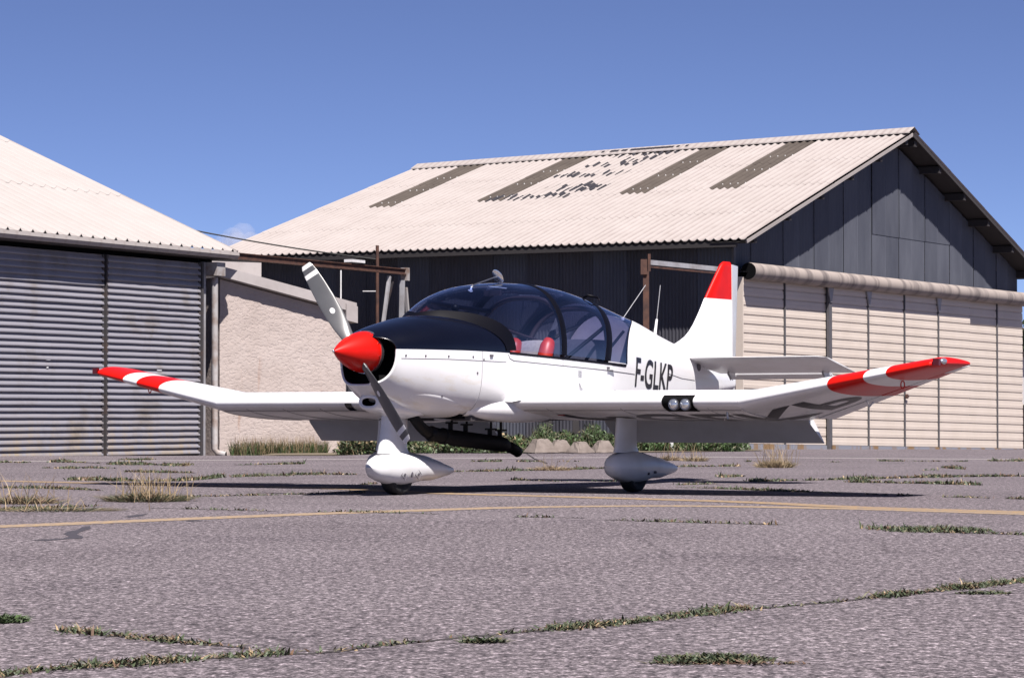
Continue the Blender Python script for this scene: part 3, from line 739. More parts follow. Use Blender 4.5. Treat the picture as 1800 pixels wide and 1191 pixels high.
# stucco wall with real lumps
for j in range(33):
    row = []
    for i in range(N + 1):
        x = W * i / N; top = zL + (zR - zL) * i / N; z = -.08 + (top + .08) * j / 32
        row.append((x, random.uniform(-.007, .007), z))
    P.append(row)
mb.grid(P); mb.add([(W,0,-.08),(W,7,-.08),(W,7,zR),(W,0,zR)], [(0,1,2,3)]); mb.add([(0,0.02,-.08),(0,7,-.08),(0,7,zL),(0,0.02,zL)], [(3,2,1,0)])
mb.build('stucco_wall', M_stucco, sh, smooth=True, auto=60)
M_fas = dirty('white_roof_edge', (.50,.46,.455), (.40,.36,.35), 2, .6, lo=.4, hi=.7)
ov = -.13
sl = (zR - zL) / W
def slab(xa, xb, y0, y1, t0, t1): 
    f = lambda x: zL + sl * x
    V = []
    for (x, y) in ((xa,y0),(xb,y0),(xb,y1),(xa,y1)):
        V.append((x, y, f(x) + t0))
    for (x, y) in ((xa,y0),(xb,y0),(xb,y1),(xa,y1)):
        V.append((x, y, f(x) + t1))
    return V, [(0,3,2,1),(4,5,6,7),(0,1,5,4),(1,2,6,5),(2,3,7,6),(3,0,4,7)]
MB().add(*slab(-.05, W + .12, ov, 7.2, .02, .20)).build('roof_slab', M_fas, sh)
MB().add(*slab(-.05, W + .14, ov - .03, ov - .004, .03, .215)).build('fascia', M_fas, sh)
MB().add(*slab(W - .10, W + .15, ov - .05, ov + .5, -.16, .15)).build('roof_end_box', M_fas, sh)
MB().box((.85, 1.9, 2.6), (1.95, 2.0, 3.62)).build('roof_upstand', M_fas, sh)
MB().tube([(W - .05, .1, 2.6), (W - .05, .1, 3.42)], .014, 6).build('vent_rod', M_white2, sh)

# ------------------------------------------------------------------ verge with tall weeds, blocks, fence posts
vp = [(-4.3, 48.6), (-2.9, 48.45), (0, 49.2), (2.2, 49.4), (4.6, 52.0), (4.6, 55.4), (-3.2, 61.0), (-4.4, 60)]
soil = mk('verge', [(x, y, .012 + zg(x, y)) for x, y in vp], [tuple(range(len(vp)))], dirty('dry_soil', (.16,.125,.085), (.10,.085,.055), 4, .95)); tag(soil, kind='structure')
L = []
def band(pxa, pxb, ya, yb, n, h, pal, base_y=None):
    for _ in range(n):
        px = random.uniform(pxa, pxb); y = random.uniform(ya, yb); x = (px - 900) / 5000 * y
        hh = h * random.uniform(.35, 1) * (0.75 + .35 * math.sin(px * .11) * math.sin(px * .037 + 1))
        L.append((x, y, zg(x, y), hh, random.gauss(0, .07), random.gauss(0, .06), random.uniform(.008, .018), random.choice(pal)))
        for _k in range(2):
            L.append((x + random.gauss(0, .06), y + random.gauss(0, .06), zg(x, y) + hh * random.uniform(.1, .85), random.uniform(.02, .07), random.gauss(0, .05), random.gauss(0, .05), random.uniform(.025, .05), random.choice(pal)))
band(604, 680, 48.6, 50.6, 2600, .52, (0,0,1,1,4,2)); band(730, 935, 49.0, 51.0, 5200, .46, (0,1,1,4,4,2)); band(600, 935, 48.6, 49.3, 1500, .2, (0,1,4,4))
band(935, 1080, 50.2, 53, 3200, .55, (0,0,4,4,1)); band(1070, 1300, 51.0, 54.6, 4600, .42, (4,4,4,0,1)); band(1110, 1310, 51.3, 53.2, 1800, .22, (4,4,0)); band(680, 735, 49, 50.5, 900, .4, (0,1,4))
vw = blades('verge_weeds', L); tag(vw, 'tall green weeds filling the verge before the dark wall', 'weeds', kind='stuff')
L = []
for _ in range(2600):
    px = random.choice([random.gauss(455, 28), random.gauss(530, 30), random.uniform(408, 572)]); px = min(575, max(406, px))
    y0_ = 51.5 + 1.55 * (px - 384) / 221; y = y0_ - .03 - abs(random.gauss(0, .10)); x = (px - 900) / 5000 * y
    seed = random.random() < .42
    L.append((x, y, zg(x, y), random.uniform(.12, .34) * (1.25 if seed else .85), random.gauss(0, .06), random.gauss(-.02, .03), .006 if seed else .014, 2 if seed and random.random() < .75 else (3 if seed else random.choice([0,1,4,4,0]))))
sw = blades('shed_grass', L); tag(sw, 'seeding green grass strip along the foot of the stucco shed', 'grass', kind='stuff')

M_conc = dirty('weathered_concrete', (.24,.20,.18), (.15,.12,.105), 5, .9, lo=.35, hi=.7, bump=.6, bscale=25)
def block(px, py, w, h, label, rot):
    x, y = gnd(px, py)
    b = bmesh.new(); bmesh.ops.create_cube(b, size=1)
    for v in b.verts:
        up = v.co.z > 0; k = .40 if up else 1.0
        v.co = Vector((v.co.x * w * k, v.co.y * w * .9 * k, (h if up else 0)))
    bmesh.ops.bevel(b, geom=b.edges[:], offset=.014, segments=1, affect='EDGES')
    bmesh.ops.subdivide_edges(b, edges=b.edges[:], cuts=2, use_grid_fill=True)
    for v in b.verts: v.co += Vector((random.uniform(-1,1), random.uniform(-1,1), random.uniform(-1,1) if v.co.z > .02 else 0)) * .008
    me = bpy.data.meshes.new('concrete_block'); b.to_mesh(me); b.free(); me.materials.append(M_conc)
    o = bpy.data.objects.new('concrete_block', me); COL.objects.link(o); o.location = (x, y, .012); o.rotation_euler = (0, 0, rot)
    tag(o, label, 'concrete block', 'concrete blocks lined up along the verge')
block(951, 796.5, .50, .235, 'largest and leftmost tapered concrete block before the weeds', .5)
block(985, 796, .42, .215, 'tapered concrete block leaning right behind the leftmost one', .3)
block(1020, 797, .40, .19, 'third tapered concrete block from the left, with a low top', .7)
block(1060, 796.5, .40, .205, 'rightmost tapered concrete block beside the right wheel', .4)
for px, lab in ((965, 'dark fence post behind the leftmost concrete blocks'), (1012, 'dark fence post behind the third concrete block')):
    x = (px - 900) / 5000 * 53.2; o = MB().box((-.06, -.05, 0), (.06, .05, 1.2)).build('fence_post', M_timber); o.location = (x, 53.2, 0); tag(o, lab, 'post', 'posts behind the concrete blocks')
o = MB().bar((0, 0, 0), (-.06, .02, .34), .05, .05).build('marker_stake', M_white); o.location = ((1183-900)/5000*51.2, 51.2, 0); tag(o, 'short leaning white stake in the weeds under the right flap', 'stake')
o = MB().box((-.08, -.06, 0), (.08, .06, .24)).build('stone_post', M_conc); o.location = ((671-900)/5000*48.55, 48.55, 0); tag(o, 'small pale concrete stub in the weeds behind the nose leg', 'stub')
pts = [(*gnd(922, 793), .03), (*gnd(928, 799), .012), (*gnd(940, 807), .01), (*gnd(955, 813), .01), (*gnd(962, 815), .01)]
tag(MB().tube(pts, .005, 6).build('loose_wire', M_cable), 'thin dark wire lying on the apron by the concrete blocks', 'wire')

# ------------------------------------------------------------------ far right: hill, trees, pale building; cloud
M_hill = dirty('wooded_hill', (.045,.06,.045), (.07,.085,.06), .02, .95)
Pn = []
for j in range(7):
    row = []
    for i in range(60):
        x = -700 + 2000 * i / 59; hgt = 12 + 4 * math.sin(i * .35) + 2 * math.sin(i * .93 + 1)
        row.append((x, 620 + 40 * j, max(-1, hgt * math.sin(min(1, j / 4) * math.pi / 2) - (.5 if j else 1.5))))
    Pn.append(row)
tag(MB().grid(Pn, flip=True).build('hills', M_hill, smooth=True), 'low wooded hill behind the right hangar', 'hill', kind='structure')
M_leaf = leafmat('tree_leaf', (.03,.05,.02), (.07,.095,.04), 1.5); M_bark = flat('bark', (.07,.05,.04), .9)
def tree(x, y, h, label):
    e = empty('tree', (x, y, zg(x, y))); tag(e, label, 'tree', 'trees beyond the right hangar')
    mb = MB(); mb.tube([(0,0,-.3), (.1,.05,h*.3), (.05,.1,h*.6)], [h*.035, h*.026, h*.012], 8)
    for k in range(6):
        a = k * 1.05; mb.tube([(.05,.05,h*(.25+.05*k)), (math.cos(a)*h*.15, math.sin(a)*h*.15, h*(.42+.05*k)), (math.cos(a)*h*.25, math.sin(a)*h*.25, h*(.55+.04*k))], [h*.014, h*.01, h*.005], 6)
    mb.build('trunk', M_bark, e, smooth=True)
    V = []; F = []
    cl = [(random.gauss(0, h*.17), random.gauss(0, h*.17), h*random.uniform(.35, .95), h*random.uniform(.10, .2)) for _ in range(22)]
    for cx, cy, cz, r in cl:
        for _ in range(130):
            d = Vector((random.gauss(0,1), random.gauss(0,1), random.gauss(0,1))).normalized() * r * random.uniform(.7, 1.05)
            p = Vector((cx, cy, cz)) + d; t = Vector((random.gauss(0,1), random.gauss(0,1), random.gauss(0,1))).normalized(); u = d.cross(t).normalized() if d.cross(t).length > 1e-4 else t
            s = h * .03; n = len(V); V += [p - t*s, p + u*s*.6, p + t*s, p - u*s*.6]; F.append((n,n+1,n+2,n+3))
    mk('crown', V, F, M_leaf, e)
for i, (x, y, h, lab) in enumerate([(20.2, 104, 6.2, 'dark leafy tree showing past the right edge of the doors'), (25.5, 108, 7.5, 'taller tree right of the hangar beyond the picture'), (31, 104, 6.5, 'rounder tree farther right of the hangar')]):
    tree(x, y, h, lab)
ob = empty('outbuilding', (14.9, 81, 0), R(62)); tag(ob, 'white outbuilding glimpsed past the right end of the doors', 'building')
MB().box((-1, -3, -.4), (6, 3, 2.3)).build('wall', M_white2, ob)
MB().box((-1.2, -3.2, 2.3), (6.2, 3.2, 2.45)).build('roof', M_timber, ob)
MB().box((-1.05, -3.05, -.4), (6.05, 3.05, .95)).build('plinth', M_timber, ob)
def cloudmat():
    t = NT('cloud'); t.set((.8,.78,.84), 1.0, spec=0); tr = t.n('BsdfTransparent'); mx = t.n('MixShader')
    lw = t.n('LayerWeight'); lw.inputs[0].default_value = .25
    n = t.noise(t.coord(), .03, 5); r = t.ramp(lw.outputs['Facing'], [(0.0, (.88,.88,.88)), (.8, (1,1,1))])
    t.l(r, mx.inputs[0]); t.l(t.b.outputs[0], mx.inputs[1]); t.l(tr.outputs[0], mx.inputs[2]); t.l(mx.outputs[0], t.out.inputs[0]); return t.m
b = bmesh.new()
for dx, dz, r in ((-22,-8,15),(-8,-2,18),(8,2,20),(20,-6,15),(30,-14,11),(-34,-16,10),(0,-14,22)):
    bmesh.ops.create_icosphere(b, subdivisions=3, radius=r, matrix=Matrix.Translation((dx, random.uniform(-8, 8), dz)))
for v in b.verts: v.co += v.co.normalized() * (1.3 * math.sin(v.co.x * .45) * math.sin(v.co.z * .5 + v.co.y * .3))
me = bpy.data.meshes.new('cloud'); b.to_mesh(me); b.free(); me.materials.append(cloudmat()); me.polygons.foreach_set('use_smooth', [True]*len(me.polygons))
o = bpy.data.objects.new('cloud', me); COL.objects.link(o); o.location = ((417-900)/5000*4200, 4200, .0628*4200); tag(o, 'small pale cloud low between the hangar roofs', 'cloud', kind='structure')
# ------------------------------------------------------------------ the airplane
# local frame: x aft from the spinner tip, y to starboard, z up; points are written (u aft, v port, z)
PSI = R(31.8)
XS, YS = -.423 - 1.857 * math.sin(PSI), 23.9 - 1.857 * math.cos(PSI)
ap = empty('airplane', (XS, YS, 0), math.atan2(math.cos(PSI), math.sin(PSI)))
tag(ap, 'white low-wing light airplane with red spinner and black nose, registered F-GLKP', 'airplane')
def A(u, v, z): return (u, -v, z)
def pch(xs, ys):                                  # smooth monotone-ish curve through the stations
    xs = np.array(xs, float); ys = np.array(ys, float); d = np.gradient(ys, xs)
    dl = np.diff(ys) / np.diff(xs)
    for i in range(1, len(xs) - 1):
        if dl[i-1] * dl[i] <= 0: d[i] = 0
        else: d[i] = 2 * dl[i-1] * dl[i] / (dl[i-1] + dl[i])
    def f(x):
        x = min(max(x, xs[0]), xs[-1]); i = min(max(int(np.searchsorted(xs, x)) - 1, 0), len(xs) - 2)
        h = xs[i+1] - xs[i]; t = (x - xs[i]) / h
        return float((2*t**3-3*t**2+1)*ys[i] + (t**3-2*t**2+t)*h*d[i] + (-2*t**3+3*t**2)*ys[i+1] + (t**3-t**2)*h*d[i+1])
    return f
US = [.34,.42,.5,.6,.8,1.1,1.5,1.9,2.5,3.2,3.8,4.4,5.0,5.5,6.0,6.5,6.74]
fw = pch(US, [.215,.255,.285,.325,.385,.445,.49,.515,.525,.515,.465,.385,.30,.23,.16,.095,.07])
fs = pch(US, [1.165,1.168,1.17,1.17,1.17,1.17,1.166,1.156,1.132,1.106,1.080,1.056,1.032,1.012,.998,.988,.985])
fb = pch(US, [.885,.835,.795,.745,.675,.63,.62,.62,.62,.62,.635,.67,.72,.775,.83,.885,.91])
ft = pch([.34,.42,.5,.6,.8,1.1,1.5,1.9,2.2], [1.262,1.295,1.325,1.355,1.40,1.452,1.475,1.47,1.45])                # cowling and coaming
fc = pch([1.0,1.12,1.315,1.6,1.95,2.4,2.8,3.2,3.5,3.8,4.1,4.4,4.6,5.1,5.4,5.6,6.0,6.5,6.74],
         [1.40,1.465,1.572,1.668,1.738,1.776,1.782,1.760,1.722,1.672,1.617,1.562,1.529,1.41,1.345,1.30,1.24,1.19,1.17])        # canopy and turtledeck
fnu = pch([.34,.8,1.5,2.5,4.0,5.0,6.74], [2.1,2.2,2.25,2.25,2.15,2.1,2.0])
fnl = pch([.34,.6,1.0,1.6,2.5,6.74], [2.5,2.5,2.8,4.0,6.0,4.5])
def sec(u, th, top):                              # th: 90 deg top centre, 0 port sill, -90 bottom, 180 starboard
    c, s = math.cos(th), math.sin(th)
    n = fnu(u) if s >= 0 else fnl(u)
    e = 2.0 / n; hw = fw(u); zs = fs(u)
    hgt = (top(u) - zs) if s >= 0 else (zs - fb(u))
    v = hw * math.copysign(abs(c) ** e, c); z = zs + hgt * math.copysign(abs(s) ** e, s)
    return Vector((u, -v, z))
def ulip(th): return .36 + .13 * math.cos(th) ** 2
def patch_surf(u0, u1, t0, t1, nu, nt, top, off=0.0):
    G = []
    for i in range(nu + 1):
        row = []
        for j in range(nt + 1):
            th = t0 + (t1 - t0) * j / nt; a = u0(th) if callable(u0) else u0; b = u1(th) if callable(u1) else u1
            p = sec(a + (b - a) * i / nu, th, top)
            row.append(p)
        G.append(row)
    return G
PI = math.pi
UB = lambda th: 1.13 + .62 * (abs(math.cos(th)) ** 1.7)     # foot of the windshield
U_END = 1.42                                                # lower cowling ends here, at the outlet
mb = MB(); mb.grid(patch_surf(ulip, lambda t: UB(t) + .06, 0, PI, 40, 36, ft)); mb.build('cowling_top', M_black, ap, smooth=True)
mb = MB(); mb.grid(patch_surf(ulip, U_END, -PI, 0, 34, 44, ft)); cowl = mb.build('engine_cowling', M_cowl, ap, smooth=True)
# rounded intake lip and dark throat
rings = []
for k, (sc, du) in enumerate(((1.0, 0), (.985, -.012), (.95, -.016), (.92, -.006), (.90, .03), (.88, .12))):
    row = []
    for j in range(72):
        th = 2 * PI * j / 72; p = sec(ulip(th), th, ft); c = Vector((p.x, 0, 1.135))
        row.append(Vector((p.x + du, c.y + (p.y - c.y) * sc, c.z + (p.z - c.z) * sc)))
    rings.append(row)
mb = MB(); mb.grid(rings, closed=True, mf=lambda i, j: (1 if j < 36 else 0) if i < 3 else 2); mb.build('cowl_lip', [M_white, M_black, M_dark], cowl, smooth=True)
mb = MB(); row = rings[-1]; mb.add([Vector((.58, 0, 1.135))] + row, [(0, j + 1, (j + 1) % 72 + 1) for j in range(72)]); mb.build('intake_throat', M_dark, cowl)
# fuselage: sides and belly aft of the cowling, turtledeck aft of the rear window
UR = lambda th: 3.86 + (4.60 - 3.86) * (abs(math.sin(th)) ** 2.2) if math.sin(th) > 0 else 3.86
G = patch_surf(lambda t: 1.30 if abs(math.sin(t)) > .75 else U_END - .003, 6.72, -PI, 0, 70, 40, fc)
fus = MB().grid(G).build('fuselage', M_white, ap, smooth=True)
MB().grid(patch_surf(UR, 6.72, 0, PI, 40, 32, fc)).build('turtledeck', M_white, ap, smooth=True)
ring = [sec(6.72, 2 * PI * j / 32, fc) for j in range(32)]; MB().add([sum(ring, Vector()) / 32 + Vector((.05,0,0))] + ring, [(0, j+1, (j+1) % 32 + 1) for j in range(32)]).build('tail_end', M_white, ap, smooth=True)
MB().add([A(1.3,-.45,1.0),A(1.3,.45,1.0),A(4.3,.37,1.0),A(4.3,-.37,1.0)], [(0,1,2,3)]).build('light_block_deck', M_seatdark, ap)  # unseen dark deck added to block light inside the cabin
MB().grid([[sec(1.36, -PI * j / 24, ft) * 1.0 for j in range(25)], [Vector((1.36, 0, .95))] * 25]).build('firewall', M_dark, ap)
# ---- canopy glass
def can_pt(u, th): 
    p = sec(u, th, fc)
    return p
def wind_pt(s, th):                                # windshield: springs from the cowling and blends into the canopy
    ub = UB(th); ue = 2.02; u = ub + (ue - ub) * s
    d = sec(ub, th, ft) - can_pt(ub, th)
    return can_pt(u, th) + d * (1 - s) ** 2.2
T0 = R(2)
def ths(n, a=T0, b=PI - T0): return [a + (b - a) * j / n for j in range(n + 1)]
MB().grid([[wind_pt(i / 16, t) for t in ths(40)] for i in range(17)]).build('windshield', M_glass, ap, smooth=True)
ub2 = lambda t: 2.66 + .10 * math.sin(t); ub3 = lambda t: 3.44 + .30 * math.sin(t)
def glass_part(name, a, b, mat, n=12):
    return MB().grid([[can_pt(a(t) + (b(t) - a(t)) * i / n, t) for t in ths(40)] for i in range(n + 1)]).build(name, mat, ap, smooth=True)
glass_part('canopy_front', lambda t: 2.02, ub2, M_glass); glass_part('canopy_rear', ub2, ub3, M_glassrear); glass_part('rear_window', ub3, lambda t: UR(t) + .01, M_glassrear)
def bow(name, fu, w, mat, off=.006, t0=T0, t1=PI - T0, th_=.022):
    P = []
    for t in ths(44, t0, t1):
        c = can_pt(fu(t), t); cen = Vector((c.x, 0, fs(c.x))); d = (c - cen).normalized()
        row = []
        for du, do in ((-w/2, -th_), (-w/2, off*.3), (-w*.3, off), (w*.3, off), (w/2, off*.3), (w/2, -th_), (-w/2, -th_)):
            q = can_pt(c.x + du, t); row.append(q + d * do)
        P.append(row)
    return MB().grid(P, flip=True).build(name, mat, ap, smooth=True, auto=40)
bow('canopy_bow', lambda t: ub2(t) , .085, M_frame); bow('canopy_bow', ub3, .115, M_frame)
P = []                                              # broad black band at the foot of the windshield
for t in ths(60):
    wdt = .04 + .10 * abs(math.cos(t)) ** .8; row = []
    for q in range(7):
        s = q / 6 * wdt / (2.02 - UB(t)) ; p = wind_pt(s, t); c = Vector((p.x, 0, fs(p.x))); row.append(p + (p - c).normalized() * .006)
    P.append(row)
MB().grid(P, flip=True).build('windshield_band', M_frame, ap, smooth=True)
bow('rear_window_seal', lambda t: UR(t) + .008, .02, M_frame, .003)
# sill rails and canopy lower frame
def along(name, u0, u1, dz, r, mat, th=0.0, n=40, out=.002, sides=(1, -1), parent=None):
    for sd_ in sides:
        pts = []
        for i in range(n + 1):
            u = u0 + (u1 - u0) * i / n; t = th
            p = sec(u, t, fc); pts.append((p.x, p.y * sd_ - out * sd_, p.z + dz))
        MB().tube(pts, r, 6).build(name, mat, parent or ap, smooth=True)
def side_v(u, z):
    zs = fs(u)
    if z >= zs: hgt = fc(u) - zs; r = min(1, (z - zs) / hgt); n = fnu(u)
    else: hgt = zs - fb(u); r = min(1, (zs - z) / hgt); n = fnl(u)
    return fw(u) * (1 - r ** n) ** (1 / n)
def side_line(name, pts, r, mat, sides=(1, -1), n=14, out=0.0):
    for sd_ in sides:
        Q = []
        for (u0, z0), (u1, z1) in zip(pts[:-1], pts[1:]):
            for i in range(n): u = u0 + (u1-u0)*i/n; z = z0 + (z1-z0)*i/n; Q.append(A(u, (side_v(u, z) + out) * sd_, z))
        u, z = pts[-1]; Q.append(A(u, (side_v(u, z) + out) * sd_, z))
        MB().tube(Q, r, 5).build(name, mat, fus)
side_line('cowl_flange', [(.52,1.098),(1.0,1.098),(1.75,1.086)], .0035, M_seamw)
side_line('sill_joint', [(1.78,1.150),(1.80,1.115),(1.86,1.097),(2.62,1.068),(3.40,1.040),(4.05,1.012)], .0035, M_seam)
side_line('sill_joint', [(2.64,1.126),(2.64,1.07)], .003, M_seam)
side_line('tail_joint', [(4.9,1.03),(5.25,.99),(5.6,.975)], .003, M_seam)
side_line('sill_rail', [(1.80,1.160),(2.6,1.130),(3.4,1.100),(3.84,1.082)], .011, M_frame, out=-.004)
side_line('rear_white_edge', [(3.46,1.115),(3.83,1.10)], .004, M_white, out=.004)
# cowling fasteners, side marks
scr = MB().tube([(0,-.003,0),(0,.003,0)], .009, 8).build('screw', M_seam, fus); first = True
for (u, z) in [(.56,1.12),(.75,1.12),(1.0,1.12),(1.3,1.12),(1.44,1.10),(1.36,.99),(1.0,.80),(2.9,.80),(3.6,.86)]:
    loc = A(u, side_v(u, z) + .001, z)
    if first: scr.location = loc; first = False
    else: link_copy(scr, fus, loc)
MB().box(A(1.52, side_v(1.55,1.135)-.006, 1.125), A(1.56, side_v(1.55,1.135)+.010, 1.143)).build('latch', M_seam, fus)
MB().box(A(3.44, side_v(3.5,1.05)-.01, 1.045), A(3.56, side_v(3.5,1.05)+.022, 1.062)).build('canopy_handle', M_white2, fus)
MB().box(A(3.43, side_v(3.45,1.05)-.01, 1.05), A(3.445, side_v(3.45,1.05)+.024, 1.07)).build('handle_lock', M_seam, fus)
mb = MB(); u0, z0 = 2.93, .925; vv = side_v(u0, z0)
mb.tube([A(u0, vv + .001, z0 + .02), A(u0 + .01, vv + .03, z0 - .01), A(u0 + .012, vv + .015, z0 - .045)], [.028, .03, .012], 10); mb.build('air_scoop', M_white, fus, smooth=True)
mb = MB(); 
for q in range(4): mb.box(A(2.90, side_v(2.9,1.0)+.001, .972 + q*.016), A(2.96, side_v(2.95,1.0)+.003, .98 + q*.016))
mb.build('placard', M_seamw, fus)
# carburettor intake chin
P = []
for i, (u, zc, hw, hh) in enumerate([(.488,.750,.066,.032),(.480,.750,.078,.042),(.486,.750,.096,.056),(.52,.748,.115,.068),(.60,.742,.135,.08),(.74,.725,.16,.09),(.92,.70,.19,.085),(1.08,.69,.2,.062)]):
    P.append([A(u, hw * math.copysign(abs(math.cos(a)) ** .8, math.cos(a)), zc + hh * math.copysign(abs(math.sin(a)) ** .8, math.sin(a))) for a in [2*PI*j/36 for j in range(36)]])
sc_ = MB().grid(P, closed=True, flip=True).build('air_intake', M_white, cowl, smooth=True)
Q = [P[0], [A(.60, .055 * math.cos(2*PI*j/36), .750 + .026 * math.sin(2*PI*j/36)) for j in range(36)]]
mb = MB(); mb.grid(Q, closed=True); mb.add([A(.60,0,.750)] + Q[1], [(0, j+1, (j+1) % 36 + 1) for j in range(36)]); mb.build('intake_mouth', M_dark, cowl)
# raised teardrop blister on the cowling side
P = []
for i in range(13):
    s = i / 12; u = .66 + .62 * s; wdt = .055 * math.sin(PI * min(1, s * 1.0)) ** .7 * (1 - .45 * s); zc = .80 - .075 * s; row = []
    for j in range(9):
        q = -1 + 2 * j / 8; z = zc + wdt * q; row.append(A(u, side_v(u, z) + .009 * (1 - q * q) ** .5 * math.sin(PI * s) - .002, z))
    P.append(row)
MB().grid(P).build('cowl_blister', M_white, cowl, smooth=True)
# ---- spinner and propeller
HUB = 1.147
P = []
for i in range(25):
    s = i / 24; u = .43 * s; r = .168 * (1 - (1 - s) ** 1.62) ** .92 if s < .93 else .168 - (s - .93) * .06
    P.append([(u, r * math.cos(2*PI*j/40), HUB + r * math.sin(2*PI*j/40)) for j in range(40)])
spn = MB().grid(P, closed=True).build('spinner', M_red, ap, smooth=True)
MB().tube([(.425,0,HUB),(.455,0,HUB)], .172, 40).build('backplate', M_steel, spn, smooth=True, auto=40)
mb = MB(); mb.tube([(-.004,0,HUB),(.012,0,HUB)], .009, 8); mb.build('spinner_cap', M_chrome, spn, smooth=True)
for k in range(10):
    a = 2*PI*k/10 + .2; r = .166
    MB().tube([(.40, r*math.cos(a), HUB + r*math.sin(a)), (.40, (r+.006)*math.cos(a), HUB + (r+.006)*math.sin(a))], .006, 6).build('spinner_screw', M_chrome, spn)
def blade(ang, flip):
    # ang: direction of the blade seen from ahead; thin twisted airfoil
    rad = Vector((0, -math.sin(ang), math.cos(ang))); tan_ = Vector((0, -math.cos(ang), -math.sin(ang)))
    P = []; st = [(.10,.10,58,.05),(.17,.115,50,.042),(.25,.135,42,.030),(.38,.150,33,.021),(.52,.148,27,.016),(.66,.135,22,.012),(.78,.115,19,.009),(.835,.098,18,.008),(.862,.075,18,.006)]
    for r, ch, tw, th in st:
        t = R(tw); cd = tan_ * math.cos(t) + Vector((1,0,0)) * math.sin(t); nd = rad.cross(cd).normalized(); row = []
        for j in range(20):
            a = 2*PI*j/20; x = math.cos(a) * ch / 2; y = math.sin(a) * th / 2 * (1 + .25 * math.cos(a))
            row.append(Vector((.31, 0, HUB)) + rad * r + cd * x + nd * y)
        P.append(row)
    F2 = []
    for i in range(len(P) - 1):                    # finer rows so the tip bands get clean edges
        for k in range(6): F2.append([P[i][j].lerp(P[i+1][j], k / 6) for j in range(20)])
    F2.append(P[-1])
    rr = [(sum(r_, Vector()) / 20 - Vector((.31,0,HUB))).dot(rad) for r_ in F2]
    def mf(i, j):
        r = (rr[i] + rr[min(i+1, len(rr)-1)]) / 2
        return 1 if (r > .822 or .735 < r < .782) else 0
    mb = MB(); mb.grid(F2, closed=True, mf=mf); mb.add(F2[-1], [tuple(range(20))], 1)
    o = mb.build('propeller_blade', [M_prop, M_white2], spn, smooth=True, auto=60)
    for sd_ in (-1, 1):
        c = Vector((.31,0,HUB)) + rad * .40; t = R(32); cd = tan_ * math.cos(t) + Vector((1,0,0)) * math.sin(t); nd = rad.cross(cd).normalized() * sd_
        mb = MB(); ctr = c + nd * .0125; ringp = [ctr + rad * (.026 * math.cos(2*PI*j/20)) + cd * (.021 * math.sin(2*PI*j/20)) for j in range(20)]
        mb.add([ctr] + ringp, [(0, j+1, (j+1) % 20 + 1) for j in range(20)]); mb.build('maker_sticker', M_white2, o)
blade(R(-35.0), 0); blade(R(-35.0 + 180), 1)
# ---- wing
def station(v):
    a = abs(v)
    if a <= 2.6: return 1.857, 1.71, .752, .600, .125
    s = (a - 2.6) / 1.6
    return 1.857 + .225 * s, 1.71 - .93 * s, .752 + .293 * s, .600 + .452 * s, .125 - .012 * s
def foil(v, xc, up, off=0.0):
    le, ch, zl_, zt_, t = station(v)
    yt = 5 * t * (.2969 * math.sqrt(xc) - .126 * xc - .3516 * xc**2 + .2843 * xc**3 - .1036 * xc**4)
    p = .3; m = .018; yc = m / p**2 * (2*p*xc - xc*xc) if xc < p else m / (1-p)**2 * ((1-2*p) + 2*p*xc - xc*xc)
    z = zl_ + (zt_ - zl_) * xc + (yc + (yt if up else -yt)) * ch + (off if up else -off)
    return Vector((le + xc * ch, -v, z))
def loop(v, x1, n=26, x0=0.0):
    X = [x0 + (x1 - x0) * (1 - math.cos(PI * i / n)) / 2 if x0 == 0 else x0 + (x1 - x0) * i / n for i in range(n + 1)]
    return [foil(v, x, True) for x in X[::-1]] + [foil(v, x, False) for x in X[1:]]
def wing_mesh(name, vs, x1, mats, mf=None, caps=(1, 1), x0=0.0, par=None):
    P = [loop(v, x1 if not callable(x1) else x1(v), x0=x0) for v in vs]; mb = MB(); n = len(P[0])
    mb.grid(P, closed=True, mf=mf, flip=vs[-1] > vs[0])
    if caps[0]: mb.add(P[0], [tuple(range(n))])
    if caps[1]: mb.add(P[-1], [tuple(range(n))[::-1]])
    return mb.build(name, mats, par or ap, smooth=True, auto=42)
lin = lambda a, b, n: [a + (b - a) * i / n for i in range(n + 1)]
FX = .80
cw_ = wing_mesh('centre_wing', lin(-2.6, 2.6, 26), FX, [M_white2])
BV = [3.33, 3.62, 3.80]                            # paint bands along the outer panel
